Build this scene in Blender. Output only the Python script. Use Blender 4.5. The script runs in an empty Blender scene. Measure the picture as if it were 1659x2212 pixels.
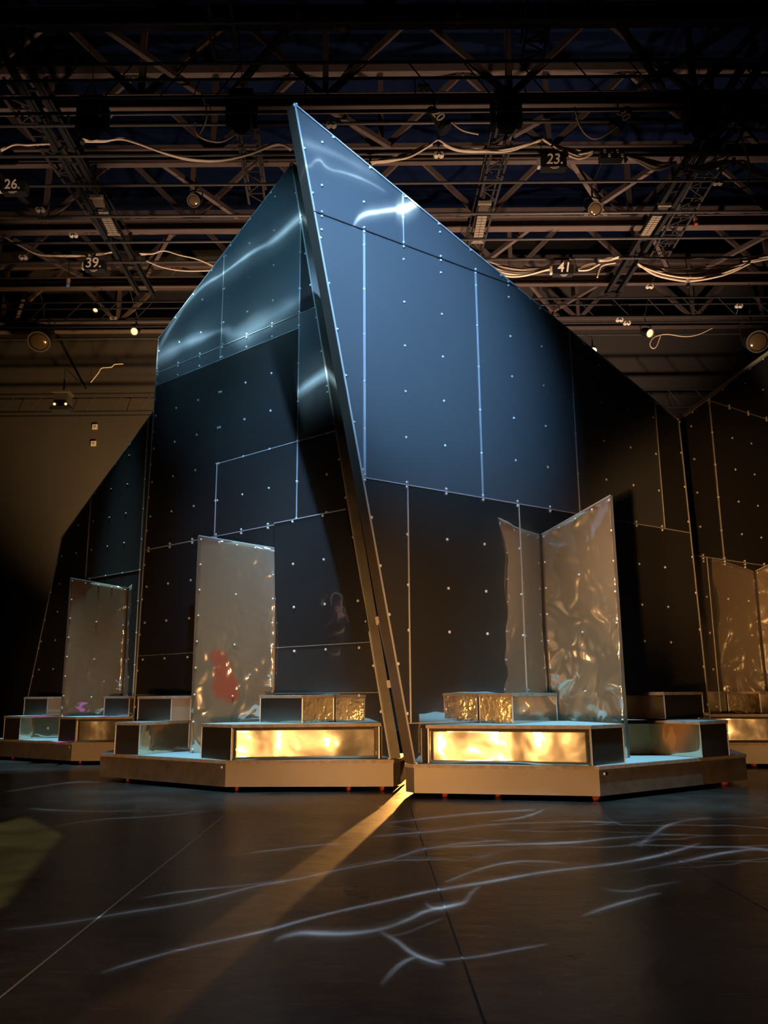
import bpy, bmesh, math, random
from mathutils import Vector, Matrix
random.seed(7)
SC = bpy.context.scene
COL = SC.collection
# ------------------------------------------------------------------ camera
F, PITCH, ROLL, CAMZ = 1809.4, 0.213972, -0.0078506, 1.15
CXP, CYP = 829.5, 1106.0
cam = bpy.data.cameras.new('camera')
camo = bpy.data.objects.new('camera', cam)
COL.objects.link(camo)
SC.camera = camo
cam.sensor_fit = 'VERTICAL'
cam.sensor_height = 36.0
cam.lens = 36.0 * F / 2212.0
cam.clip_end = 200
CF = Vector((0, math.cos(PITCH), math.sin(PITCH)))
U0 = Vector((0, -math.sin(PITCH), math.cos(PITCH)))
X0 = Vector((1, 0, 0))
CR = math.cos(ROLL) * X0 + math.sin(ROLL) * U0
CU = -math.sin(ROLL) * X0 + math.cos(ROLL) * U0
M = Matrix((CR, CU, -CF)).transposed().to_4x4()
M.translation = Vector((0, 0, CAMZ))
camo.matrix_world = M
CAM = Vector((0, 0, CAMZ))

def ray(px, py):
    return CR * ((px - CXP) / F) - CU * ((py - CYP) / F) + CF
def flo(px, py, z=0.0):                       # point of the place at height z
    d = ray(px, py)
    return CAM + d * ((z - CAMZ) / d.z)
def aty(px, py, Y):                           # point of the place at depth Y
    d = ray(px, py)
    return CAM + d * (Y / d.y)
def onp(px, py, P, n):
    d = ray(px, py)
    return CAM + d * ((P - CAM).dot(n) / d.dot(n))
def zat(px, py, P):                           # height on the vertical line through P
    d = ray(px, py)
    s = (d.x * P.x + d.y * P.y) / (d.x ** 2 + d.y ** 2)
    return CAMZ + s * d.z

# ------------------------------------------------------------------ world, exposure, lights
SC.view_settings.view_transform = 'Standard'
SC.view_settings.look = 'None'
SC.view_settings.exposure = 0.0
SC.view_settings.gamma = 1.0
SC.view_settings.use_curve_mapping = False
SC.cycles.use_denoising = True
SC.cycles.sample_clamp_indirect = 4.0
SC.cycles.max_bounces = 7
SC.cycles.glossy_bounces = 5
SC.cycles.caustics_reflective = False
SC.cycles.caustics_refractive = False
W = bpy.data.worlds.new('world')
SC.world = W
W.use_nodes = True
W.node_tree.nodes['Background'].inputs[0].default_value = (1.0, 0.76, 0.6, 1)
W.node_tree.nodes['Background'].inputs[1].default_value = 0.006

AMBER = (1.0, 0.52, 0.19)
BLUE = (0.26, 0.55, 1.0)

def spot(name, loc, target, energy, color, size_deg, blend=0.5, radius=0.1):
    L = bpy.data.lights.new(name, 'SPOT')
    o = bpy.data.objects.new(name, L)
    COL.objects.link(o)
    L.energy = energy
    L.color = color
    L.spot_size = math.radians(size_deg)
    L.spot_blend = blend
    L.shadow_soft_size = radius
    o.location = loc
    d = Vector(target) - Vector(loc)
    o.rotation_euler = d.to_track_quat('-Z', 'Y').to_euler()
    return o

def point(name, loc, energy, color, radius=0.1):
    L = bpy.data.lights.new(name, 'POINT')
    o = bpy.data.objects.new(name, L)
    COL.objects.link(o)
    L.energy = energy
    L.color = color
    L.shadow_soft_size = radius
    o.location = loc
    return o

def nd(nt, typ, **kw):
    n = nt.nodes.new(typ)
    for k, v in kw.items():
        setattr(n, k, v)
    return n

def mth(nt, op, a, b=None, clamp=False):
    n = nt.nodes.new('ShaderNodeMath')
    n.operation = op
    n.use_clamp = clamp
    for i, v in enumerate((a, b)):
        if v is None:
            continue
        if isinstance(v, (int, float)):
            n.inputs[i].default_value = v
        else:
            nt.links.new(v, n.inputs[i])
    return n.outputs[0]

def curve_node(nt, xin, pts):
    n = nt.nodes.new('ShaderNodeFloatCurve')
    c = n.mapping.curves[0]
    n.mapping.use_clip = False
    pts = sorted(pts)
    while len(c.points) < len(pts):
        c.points.new(0.5, 0.5)
    for p, (x, y) in zip(c.points, pts):
        p.location = (x, y)
        p.handle_type = 'AUTO'
    n.mapping.update()
    nt.links.new(xin, n.inputs['Value'])
    return n.outputs['Value']

def gobo_spot(name, loc, target, energy, color, size_deg, streaks, base=0.0, polys=(), radius=0.015, up=None, web=0.0):
    """spot with a drawn-in pattern of soft wavy streaks, standing in for reflected light; streaks = [(points in the place, half width m, strength)]"""
    o = spot(name, loc, target, energy, color, size_deg, 0.4, radius)
    if up is not None:                        # choose where the pattern's x axis points
        z = (Vector(loc) - Vector(target)).normalized()
        x = Vector(up)
        x = (x - z * x.dot(z)).normalized()
        y = z.cross(x)
        o.rotation_euler = Matrix((x, y, z)).transposed().to_euler()
    R = o.rotation_euler.to_matrix().transposed()
    L = o.data
    L.use_nodes = True
    nt = L.node_tree
    em = nt.nodes['Emission']
    tc = nd(nt, 'ShaderNodeTexCoord')
    sp = nd(nt, 'ShaderNodeSeparateXYZ')
    nt.links.new(tc.outputs['Normal'], sp.inputs[0])
    nz = mth(nt, 'MULTIPLY', sp.outputs[2], -1.0)
    nz = mth(nt, 'MAXIMUM', nz, 0.05)
    u = mth(nt, 'DIVIDE', sp.outputs[0], nz)
    v = mth(nt, 'DIVIDE', sp.outputs[1], nz)
    def uv(p):
        q = R @ (Vector(p) - Vector(loc))
        return q.x / -q.z, q.y / -q.z, -q.z
    total = None
    wn = nd(nt, 'ShaderNodeTexNoise')         # the streaks swell and thin out
    wn.inputs['Scale'].default_value = 7.0
    wn.inputs['Detail'].default_value = 3.0
    nt.links.new(tc.outputs['Normal'], wn.inputs['Vector'])
    wv = mth(nt, 'ADD', 0.25, mth(nt, 'MULTIPLY', mth(nt, 'SUBTRACT', wn.outputs['Fac'], 0.25, True), 3.0))
    for pts, w, s in streaks:
        c = [uv(p) for p in pts]
        xs = [a[0] for a in c]
        x0, x1 = min(xs), max(xs)
        ys = [a[1] for a in c]
        y0, y1 = min(ys) - 0.01, max(ys) + 0.01
        dist = sum(a[2] for a in c) / len(c)
        wu = w / dist
        un = mth(nt, 'DIVIDE', mth(nt, 'SUBTRACT', u, x0), x1 - x0)
        cv = curve_node(nt, un, [((a[0] - x0) / (x1 - x0), (a[1] - y0) / (y1 - y0)) for a in c])
        yy = mth(nt, 'ADD', mth(nt, 'MULTIPLY', cv, y1 - y0), y0)
        dd = mth(nt, 'ABSOLUTE', mth(nt, 'SUBTRACT', v, yy))
        k = mth(nt, 'SUBTRACT', 1.0, mth(nt, 'DIVIDE', dd, mth(nt, 'MULTIPLY', wv, wu)), True)
        g = mth(nt, 'SUBTRACT', 1.0, mth(nt, 'DIVIDE', dd, wu * 4.5), True)
        k = mth(nt, 'ADD', mth(nt, 'POWER', k, 1.5), mth(nt, 'MULTIPLY', mth(nt, 'POWER', g, 2.0), 0.22))
        e = mth(nt, 'MULTIPLY', mth(nt, 'MULTIPLY', un, mth(nt, 'SUBTRACT', 1.0, un)), 4.0, True)   # fades at both ends
        e = mth(nt, 'POWER', e, 0.6)
        k = mth(nt, 'MULTIPLY', mth(nt, 'MULTIPLY', k, e), s)
        total = k if total is None else mth(nt, 'ADD', total, k)
    if web:                                   # a faint web of finer caustics between the streaks
        cb = nd(nt, 'ShaderNodeCombineXYZ')
        nt.links.new(mth(nt, 'MULTIPLY', u, 5.0), cb.inputs[0])
        nt.links.new(mth(nt, 'ADD', mth(nt, 'MULTIPLY', v, 22.0), mth(nt, 'MULTIPLY', wn.outputs['Fac'], 2.4)), cb.inputs[1])
        vo = nd(nt, 'ShaderNodeTexVoronoi')
        vo.feature = 'DISTANCE_TO_EDGE'
        vo.voronoi_dimensions = '2D'
        vo.inputs['Scale'].default_value = 1.0
        nt.links.new(cb.outputs[0], vo.inputs['Vector'])
        e = mth(nt, 'SUBTRACT', 1.0, mth(nt, 'MULTIPLY', vo.outputs['Distance'], 16.0), True)
        e = mth(nt, 'MULTIPLY', mth(nt, 'POWER', e, 2.0), mth(nt, 'MULTIPLY', mth(nt, 'ADD', u, 0.10), 3.0, True))
        e = mth(nt, 'MULTIPLY', e, mth(nt, 'MULTIPLY', mth(nt, 'ADD', v, 0.03), 14.0, True))
        e = mth(nt, 'MULTIPLY', e, mth(nt, 'MULTIPLY', mth(nt, 'SUBTRACT', 0.235, v), 14.0, True))
        e = mth(nt, 'MULTIPLY', e, mth(nt, 'MULTIPLY', mth(nt, 'SUBTRACT', 0.42, u), 8.0, True))
        total = mth(nt, 'ADD', total, mth(nt, 'MULTIPLY', e, web))
    if total is not None:                     # uneven brightness along and across the streaks
        nb = nd(nt, 'ShaderNodeTexNoise')
        nb.inputs['Scale'].default_value = 14.0
        nb.inputs['Detail'].default_value = 4.0
        nt.links.new(tc.outputs['Normal'], nb.inputs['Vector'])
        total = mth(nt, 'MULTIPLY', total, mth(nt, 'MULTIPLY', mth(nt, 'SUBTRACT', nb.outputs['Fac'], 0.2, True), 2.6))
    for quad, s in polys:                     # framing shutters: a convex patch of light
        c = [uv(p) for p in quad]
        if sum(c[i][0] * c[(i + 1) % len(c)][1] - c[(i + 1) % len(c)][0] * c[i][1] for i in range(len(c))) < 0:
            c.reverse()
        acc = None
        for i in range(len(c)):
            ax, ay = c[i][:2]
            bx, by = c[(i + 1) % len(c)][:2]
            l = math.hypot(bx - ax, by - ay)
            nx, ny = -(by - ay) / l, (bx - ax) / l
            t = mth(nt, 'ADD', mth(nt, 'MULTIPLY', u, nx), mth(nt, 'MULTIPLY', v, ny))
            t = mth(nt, 'MULTIPLY', mth(nt, 'SUBTRACT', t, ax * nx + ay * ny), 140.0, True)
            acc = t if acc is None else mth(nt, 'MULTIPLY', acc, t)
        acc = mth(nt, 'MULTIPLY', acc, s)
        total = acc if total is None else mth(nt, 'ADD', total, acc)
    if base:
        nz_ = nd(nt, 'ShaderNodeTexNoise')
        nz_.inputs['Scale'].default_value = 9.0
        nt.links.new(tc.outputs['Normal'], nz_.inputs['Vector'])
        total = mth(nt, 'ADD', total, mth(nt, 'MULTIPLY', nz_.outputs['Fac'], base))
    nt.links.new(total, em.inputs['Strength'])
    return o

# wall planes of the set (both vertical, meeting in a prow)
ZB, Z1, Z2 = 0.373, 0.80, 1.148
AR, AL = 0.620624, 0.701823
HR = Vector((math.cos(AR), math.sin(AR), 0))
NR = Vector((-math.sin(AR), math.cos(AR), 0))           # away from the viewer
HL = Vector((-math.cos(AL), math.sin(AL), 0))
NL = Vector((math.sin(AL), math.cos(AL), 0))
PR = flo(895, 1713, 0.06) + NR * 0.02
PL = flo(850, 1699, 0.06) + NL * 0.02
TL = Vector((-3.48, 4.38, 0))                            # offset of the wagon behind on each side
TR = Vector((4.5, 3.7, 0))

def fl(px, py): return flo(px, py, 0.0)
def S2(lst): return [fl(*p) for p in lst]
FLOOR_STREAKS = [
    ([(215,2102),(320,2070),(430,2042),(500,2027),(575,2010),(665,1985),(760,1962),(830,1947),(930,1925)], .035, 1.0),
    ([(760,1962),(830,1947),(930,1925),(1055,1905),(1155,1887),(1230,1877),(1320,1867),(1405,1852),(1470,1835),(1515,1820)], .04, .75),
    ([(590,2033),(645,2016),(700,2017),(760,2016),(830,2005),(880,1987),(925,1967),(975,1957),(1002,1950),(1015,1932),(1037,1914)], .06, 1.1),
    ([(915,1942),(926,1957),(940,1962),(975,1956),(1004,1950)], .05, .8),
    ([(820,2012),(860,2035),(885,2055),(920,2072),(960,2083)], .045, 1.6),
    ([(930,2076),(1000,2070),(1040,2065),(1110,2052),(1190,2038)], .022, .8),
    ([(822,2130),(845,2102),(865,2083),(900,2066)], .03, .9),
    ([(835,2023),(870,2017),(900,2006),(960,1982)], .02, .4),
    ([(1255,1980),(1305,1962),(1355,1947),(1430,1928)], .035, .8),
    ([(10,2008),(150,1992),(280,1970),(380,1955),(450,1940),(550,1915),(650,1897),(725,1880),(830,1860),(915,1835),(995,1822),(1115,1814)], .05, .5),
    ([(300,1942),(350,1932),(450,1920),(550,1910),(640,1898)], .03, .3),
    ([(520,1845),(600,1835),(675,1827),(745,1821)], .04, .45),
    ([(740,1872),(830,1860),(925,1857),(1020,1858)], .03, .35),
    ([(960,1908),(1000,1890),(1055,1872),(1110,1862),(1160,1860),(1230,1866)], .04, .5),
    ([(800,1810),(830,1805),(945,1795),(1080,1780),(1180,1777),(1280,1775),(1350,1781)], .05, .5),
    ([(810,1780),(930,1767),(1030,1757),(1160,1749)], .05, .45),
    ([(1055,1774),(1120,1767),(1175,1748)], .04, .5),
    ([(880,1840),(925,1832),(1080,1825),(1230,1820),(1330,1810),(1490,1801)], .045, .6),
    ([(1360,1882),(1480,1860),(1580,1840),(1659,1832)], .04, .35),
    ([(1290,1915),(1350,1925),(1400,1915),(1480,1902)], .05, .4),
    ([(1378,1830),(1412,1802),(1460,1777),(1540,1766)], .045, .5),
    ([(60,1745),(180,1752),(300,1752),(460,1753)], .06, .35),
    ([(1250,1735),(1290,1757),(1345,1782)], .04, .45),
    ([(0,1712),(80,1700),(160,1690),(215,1690)], .09, .4),
    ([(100,1790),(200,1772),(350,1762),(480,1746)], .05, .2),
]
OLIVE = [fl(-60,1790), fl(62,1760), fl(145,1802), fl(15,1965), fl(-90,1990)]
gobo_spot('added_caustic_lamp', (0.4, 6.0, 11.5), (0.4, 6.0, 0.0), 62000, (0.52, 0.74, 1.0), 80,  # added lamp: its pattern stands in for light thrown back by the metal walls
          [(S2(p), w * .62 * max(1.0, S2(p)[len(p) // 2].y / 4.2), s ** .6 * 1.0) for p, w, s in FLOOR_STREAKS], base=0.02, up=(1, 0.0, 0), web=0.45)
gobo_spot('olive_profile', (-3.0, 4.0, 11.5), (-4.0, 8.0, 0.0), 9000, (0.62, 0.56, 0.16), 60, [], polys=[(OLIVE, 1.0)], up=(1, 0, 0))
# amber footlights in front of the set, low, followed by added amber fills
spot('footlight_a', (-1.25, -0.4, 0.05), (-1.9, 11.0, 0.45), 3150, AMBER, 40, 1.0, 0.42)
spot('footlight_b', (-3.85, -0.4, 0.05), (2.3, 11.0, 0.45), 4500, AMBER, 36, 1.0, 0.42)
spot('fill_far_left', (-2.6, -0.4, 0.15), (-6.0, 16.5, 0.8), 1700, AMBER, 17, 1.0, 0.2)  # added fill that brightens the left wagon behind
spot('fill_far_right', (5.2, -0.4, 0.15), (6.6, 14.5, 0.8), 2600, AMBER, 17, 1.0, 0.2)  # added fill that brightens the right wagon behind
spot('fill_far_wall', (-2.0, -0.4, 0.5), (7.2, 16.0, 4.2), 5500, AMBER, 18, 1.0, 0.2)  # added fill that lifts the dark far-right wall
spot('fill_ridge_side', (6.0, 0.4, 1.6), (-0.1, 10.7, 2.0), 1100, AMBER, 20, 1.0, 0.2)  # added side fill for the leaning edge, no tower stands there
# added narrow fills on the wooden backs of the two standing screens
spot('back_fill_a', (-5.2, 14.1, 3.0), (-2.3, 12.1, 0.9), 500, AMBER, 15, 0.6, 0.08)  # cone kept narrow so the mirrors do not show this added lamp
spot('back_fill_b', (6.5, 9.6, 3.2), (2.85, 11.0, 1.0), 900, AMBER, 13, 0.6, 0.08)
# cold top light on the wall sheets and the decks
def onR(lst): return [onp(x, y, PR, NR) for x, y in lst]
def onL(lst): return [onp(x, y, PL, NL) for x, y in lst]
spot('cold_wash_ridge', (0.6, 1.2, 11.6), onp(835, 610, PR, NR), 14000, BLUE, 28, 1.0, 0.12)
spot('cold_wash_sheets', (-6.5, 3.0, 12.0), (-2.4, 12.2, 7.4), 3000, (0.25, 0.66, 1.0), 24, 0.8, 0.12)
gobo_spot('added_streaks_ridge', (0.6, 1.2, 11.7), onp(800, 430, PR, NR), 60000, (0.55, 0.82, 1.0), 40,  # added lamp: draws the glints of the warped peaked wall as a light pattern
          [(onR([(762,492),(770,476),(785,463),(820,456),(850,452),(880,449),(890,447)]), .035, 2.2),
           (onR([(855,453),(875,448),(892,441),(908,434)]), .06, 3.5),
           (onR([(645,356),(660,358),(672,357),(678,349),(686,345),(694,347),(700,355),(708,362),(740,371),(790,389),(835,414)]), .03, .55),
           (onR([(648,305),(700,322),(760,350),(820,385)]), .14, .16)], up=(1, 0, 0))
gobo_spot('added_streaks_sheets', (-6.5, 3.0, 12.1), (-2.4, 12.2, 7.6), 60000, (0.45, 0.80, 1.0), 34,  # added lamp: same for the glints on the mirror wall sheets
          [(onL([(335,765),(345,748),(380,690),(430,626),(480,592),(540,548),(600,512),(650,468),(665,455)]), .085, .6),
           (onL([(330,790),(342,775),(390,747),(440,728),(482,712),(500,708)]), .17, .45),
           (onL([(478,716),(500,722),(525,722),(560,706),(600,674),(650,648)]), .20, .42),
           (onL([(640,850),(660,835),(690,815),(735,792)]), .16, .5)], up=(1, 0, 0))
spot('cold_deck_a', (-2.6, 10.4, 12.6), (-2.2, 11.0, 0.5), 9000, (0.38, 0.80, 1.0), 21, 0.9, 0.1)
spot('cold_deck_b', (2.9, 8.6, 12.6), (2.5, 9.9, 0.5), 9000, (0.38, 0.80, 1.0), 20, 0.9, 0.1)
spot('cold_deck_c', (-6.0, 15.8, 12.6), (-6.0, 15.6, 0.5), 8000, (0.38, 0.80, 1.0), 22, 0.9, 0.1)
spot('edge_light', (3.0, 8.5, 12.6), (8.3, 15.2, 7.6), 2200, (1.0, 0.86, 0.6), 16, 1.0, 0.1)
# amber light behind the walls: through the gap, on the back wall and up into the roof
spot('amber_gap', (1.12, 17.2, 1.9), (0.18, 10.6, 0.7), 8500, (1.0, 0.44, 0.1), 26, 0.3, 0.04)
spot('amber_back_wash', (-4.2, 21.5, 0.8), (-6.4, 27.5, 8.0), 7500, (1.0, 0.62, 0.27), 75, 1.0, 0.3)
spot('amber_roof_a', (-5.5, 19.5, 0.6), (-3.5, 24.0, 14.0), 5200, (1.0, 0.71, 0.53), 62, 1.0, 0.3)
spot('fill_roof_cables', (1.6, 13.9, 0.6), (1.6, 20.0, 13.0), 6500, (1.0, 0.71, 0.53), 54, 1.0, 0.3)  # added fill to lift the cables and numbers from below
spot('fill_roof_signs', (-2.0, 14.2, 0.6), (-7.0, 17.8, 13.0), 4000, (1.0, 0.71, 0.53), 44, 1.0, 0.3)  # added fill reaching the signs at the far left
spot('amber_roof_b', (7.0, 19.0, 0.6), (6.0, 23.5, 14.0), 9000, (1.0, 0.71, 0.53), 62, 1.0, 0.3)

# ------------------------------------------------------------------ materials
def mat(name, color, rough=0.5, metallic=0.0, coat=0.0, ior=1.5, coat_ior=1.5, bump=None, mottled=None, emit=None, brushed=None, spec=0.5):
    m = bpy.data.materials.new(name)
    m.use_nodes = True
    nt = m.node_tree
    b = nt.nodes['Principled BSDF']
    b.inputs['Base Color'].default_value = (*color, 1)
    b.inputs['Roughness'].default_value = rough
    b.inputs['Metallic'].default_value = metallic
    b.inputs['IOR'].default_value = ior
    b.inputs['Specular IOR Level'].default_value = spec
    if coat:
        b.inputs['Coat Weight'].default_value = coat
        b.inputs['Coat Roughness'].default_value = 0.03
        b.inputs['Coat IOR'].default_value = coat_ior
    if emit:
        b.inputs['Emission Color'].default_value = (*emit[:3], 1)
        b.inputs['Emission Strength'].default_value = emit[3]
    tc = nd(nt, 'ShaderNodeTexCoord')
    if mottled:
        sc, amount, c2 = mottled
        n = nd(nt, 'ShaderNodeTexNoise')
        n.inputs['Scale'].default_value = sc
        n.inputs['Detail'].default_value = 6
        nt.links.new(tc.outputs['Object'], n.inputs['Vector'])
        r = nd(nt, 'ShaderNodeValToRGB')
        r.color_ramp.elements[0].position = 0.5 - amount
        r.color_ramp.elements[1].position = 0.5 + amount
        r.color_ramp.elements[0].color = (*color, 1)
        r.color_ramp.elements[1].color = (*c2, 1)
        nt.links.new(n.outputs['Fac'], r.inputs[0])
        nt.links.new(r.outputs[0], b.inputs['Base Color'])
    if bump:
        h = None
        for sc, dist in bump:
            n = nd(nt, 'ShaderNodeTexNoise')
            n.inputs['Scale'].default_value = sc
            n.inputs['Detail'].default_value = 1.0
            nt.links.new(tc.outputs['Object'], n.inputs['Vector'])
            k = mth(nt, 'MULTIPLY', n.outputs['Fac'], dist)
            h = k if h is None else mth(nt, 'ADD', h, k)
        bp = nd(nt, 'ShaderNodeBump')
        bp.inputs['Strength'].default_value = 1.0
        bp.inputs['Distance'].default_value = 1.0
        nt.links.new(h, bp.inputs['Height'])
        nt.links.new(bp.outputs[0], b.inputs['Normal'])
        if coat:
            nt.links.new(bp.outputs[0], b.inputs['Coat Normal'])
    return m

def sheet(name, diff, haze, haze_rough, mirror, tint=(0.85, 0.83, 0.8), bump=((0.9, 0.016), (2.6, 0.003)), distort=0.0):
    """sheet metal: a clear mirror layer, a hazy metallic layer and a dull film of dust"""
    m = bpy.data.materials.new(name)
    m.use_nodes = True
    nt = m.node_tree
    b = nt.nodes['Principled BSDF']
    b.inputs['Base Color'].default_value = (*diff, 1)
    b.inputs['Roughness'].default_value = 0.6
    b.inputs['Specular IOR Level'].default_value = 0.2
    tc = nd(nt, 'ShaderNodeTexCoord')
    h = None
    for sc, dist in bump:
        n = nd(nt, 'ShaderNodeTexNoise')
        n.inputs['Scale'].default_value = sc
        n.inputs['Detail'].default_value = 1.0
        n.inputs['Distortion'].default_value = distort
        nt.links.new(tc.outputs['Object'], n.inputs['Vector'])
        k = mth(nt, 'MULTIPLY', n.outputs['Fac'], dist)
        h = k if h is None else mth(nt, 'ADD', h, k)
    bp = nd(nt, 'ShaderNodeBump')
    bp.inputs['Distance'].default_value = 1.0
    nt.links.new(h, bp.inputs['Height'])
    gl = nd(nt, 'ShaderNodeBsdfAnisotropic')
    gl.inputs['Color'].default_value = (*tint, 1)
    gl.inputs['Roughness'].default_value = 0.03
    hz_ = nd(nt, 'ShaderNodeBsdfAnisotropic')
    hz_.inputs['Color'].default_value = (*tint, 1)
    hz_.inputs['Roughness'].default_value = haze_rough
    for x in (gl, hz_):
        nt.links.new(bp.outputs[0], x.inputs['Normal'])
    m1, m2 = nd(nt, 'ShaderNodeMixShader'), nd(nt, 'ShaderNodeMixShader')
    m1.inputs[0].default_value = haze / max(1e-3, 1 - mirror)
    m2.inputs[0].default_value = mirror
    nt.links.new(b.outputs[0], m1.inputs[1])
    nt.links.new(hz_.outputs[0], m1.inputs[2])
    nt.links.new(m1.outputs[0], m2.inputs[1])
    nt.links.new(gl.outputs[0], m2.inputs[2])
    nt.links.new(m2.outputs[0], nt.nodes['Material Output'].inputs['Surface'])
    return m, m1, m2
M_BRUSH = sheet('brushed_sheet', (0.15, 0.155, 0.165), 0.20, 0.40, 0.22)[0]
M_DARK = sheet('polished_sheet', (0.11, 0.098, 0.09), 0.08, 0.30, 0.58)[0]
M_SATIN = sheet('satin_sheet', (0.11, 0.10, 0.09), 0.14, 0.32, 0.48)[0]
M_WAVE = sheet('wavy_satin_sheet', (0.10, 0.09, 0.08), 0.12, 0.3, 0.56, bump=((0.9, 0.045), (2.0, 0.006)), distort=0.3)[0]
M_LEAF = sheet('warped_mirror_film', (0.46, 0.34, 0.215), 0.10, 0.22, 0.42, (0.9, 0.84, 0.74), ((1.2, 0.10), (2.6, 0.04)), distort=1.3)[0]
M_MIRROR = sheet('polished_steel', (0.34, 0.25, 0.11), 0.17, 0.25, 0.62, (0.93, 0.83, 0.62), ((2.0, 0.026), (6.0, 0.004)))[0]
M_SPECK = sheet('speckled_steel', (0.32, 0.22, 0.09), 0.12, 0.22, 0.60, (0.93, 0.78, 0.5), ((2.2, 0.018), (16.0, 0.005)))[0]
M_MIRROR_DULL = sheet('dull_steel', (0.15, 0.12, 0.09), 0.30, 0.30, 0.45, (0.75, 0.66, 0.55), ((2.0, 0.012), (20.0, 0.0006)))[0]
def red_reflection_material():
    """the film with a red reflection painted into its colour: two overlapping soft blots"""
    m, m1, m2 = sheet('red_reflection_film', (0.46, 0.34, 0.215), 0.10, 0.22, 0.42, (0.9, 0.84, 0.74), ((1.2, 0.10), (2.6, 0.04)), distort=1.3)
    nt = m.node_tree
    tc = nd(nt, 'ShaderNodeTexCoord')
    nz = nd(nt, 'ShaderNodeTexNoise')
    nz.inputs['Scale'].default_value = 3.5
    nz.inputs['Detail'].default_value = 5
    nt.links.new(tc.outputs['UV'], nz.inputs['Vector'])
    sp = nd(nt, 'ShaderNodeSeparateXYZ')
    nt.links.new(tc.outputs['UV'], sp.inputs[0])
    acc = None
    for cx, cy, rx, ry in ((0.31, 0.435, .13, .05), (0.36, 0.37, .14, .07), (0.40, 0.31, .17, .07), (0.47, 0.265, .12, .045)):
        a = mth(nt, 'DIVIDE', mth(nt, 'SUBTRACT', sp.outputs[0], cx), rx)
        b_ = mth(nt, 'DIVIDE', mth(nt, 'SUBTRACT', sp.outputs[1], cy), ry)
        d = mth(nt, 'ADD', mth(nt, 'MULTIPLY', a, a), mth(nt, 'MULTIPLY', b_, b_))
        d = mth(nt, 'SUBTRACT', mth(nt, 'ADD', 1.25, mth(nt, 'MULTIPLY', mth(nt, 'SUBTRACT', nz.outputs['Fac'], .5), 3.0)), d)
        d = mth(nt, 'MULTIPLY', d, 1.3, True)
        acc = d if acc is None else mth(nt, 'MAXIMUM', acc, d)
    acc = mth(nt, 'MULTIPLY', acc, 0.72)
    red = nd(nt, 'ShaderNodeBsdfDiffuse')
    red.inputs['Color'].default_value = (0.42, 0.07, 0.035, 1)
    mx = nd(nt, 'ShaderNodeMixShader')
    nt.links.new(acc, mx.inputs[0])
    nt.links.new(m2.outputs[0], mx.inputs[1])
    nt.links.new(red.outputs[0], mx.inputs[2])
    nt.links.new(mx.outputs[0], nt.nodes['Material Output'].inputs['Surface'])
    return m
M_LEAFRED = red_reflection_material()
M_SKIRT = mat('skirt_sheet', (0.47, 0.37, 0.26), 0.5, 0.0, mottled=(2.0, .3, (0.42, 0.33, 0.23)))
M_SKIRTD = mat('skirt_scuffed', (0.15, 0.12, 0.09), 0.45, 0.2, mottled=(6.0, .2, (0.26, 0.2, 0.14)))
M_EDGE = mat('bright_trim', (0.78, 0.75, 0.7), 0.4, 0.35)
M_RIVET = mat('rivet_heads', (0.95, 0.94, 0.92), 0.3, 0.0)
M_PLY = mat('plywood_edge', (0.52, 0.38, 0.27), 0.7, mottled=(14.0, .2, (0.36, 0.25, 0.17)))
M_WOOD = mat('raw_plywood', (0.62, 0.36, 0.13), 0.55, mottled=(5.0, .25, (0.48, 0.26, 0.09)))
M_DECK = mat('deck_lino', (0.42, 0.50, 0.53), 0.55, mottled=(3.0, .3, (0.35, 0.43, 0.47)))
M_FRAME = mat('weathered_steel', (0.16, 0.13, 0.10), 0.4, 0.3, 0.3, mottled=(5.0, .2, (0.2, 0.15, 0.1)))
M_FRAMEL = mat('pale_profile', (0.55, 0.52, 0.45), 0.45, 0.1, mottled=(4.0, .3, (0.36, 0.32, 0.27)))
M_FELT = mat('black_felt', (0.012, 0.011, 0.011), 0.9, mottled=(60, .1, (0.03, 0.03, 0.03)))
M_CASTER = mat('red_rubber', (0.5, 0.09, 0.05), 0.4)
M_RUST = mat('oxide_red_beam', (0.135, 0.09, 0.074), 0.7, mottled=(3.0, .3, (0.10, 0.066, 0.054)))
M_BLACKP = mat('black_paint', (0.02, 0.019, 0.019), 0.45)
M_PIPE = mat('steel_pipe', (0.09, 0.075, 0.068), 0.45, 0.4, mottled=(4, .2, (0.07, 0.06, 0.055)))
M_CABLE = mat('cream_cable', (0.8, 0.62, 0.44), 0.55)
M_PALE = mat('pale_plastic', (0.75, 0.65, 0.52), 0.5)
M_GRID = mat('tan_grille', (0.36, 0.28, 0.2), 0.5, mottled=(30, .1, (0.28, 0.22, 0.16)))
M_WHITEP = mat('white_paint', (0.8, 0.66, 0.5), 0.6)
M_RED = mat('red_plastic', (0.6, 0.06, 0.03), 0.4)
M_ORANGE = mat('orange_plastic', (0.75, 0.24, 0.07), 0.4)
M_BLUEPL = mat('blue_plastic', (0.15, 0.28, 0.45), 0.4)
M_LENS = mat('lens_glass', (0.35, 0.22, 0.1), 0.12, 0.6)
M_LITLENS = mat('lit_lens', (0.9, 0.7, 0.4), 0.3, emit=(1.0, 0.62, 0.25, 1.6))
M_LITLAMP = mat('lit_lamp', (0.9, 0.8, 0.5), 0.3, emit=(1.0, 0.78, 0.34, 5.0))
M_PINK = mat('pink_tape', (0.9, 0.1, 0.45), 0.5)
M_TAPE = mat('grey_tape', (0.3, 0.25, 0.22), 0.4, 0.3)
M_SILVER = mat('silver_tape', (0.7, 0.72, 0.74), 0.35, 0.4)

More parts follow.
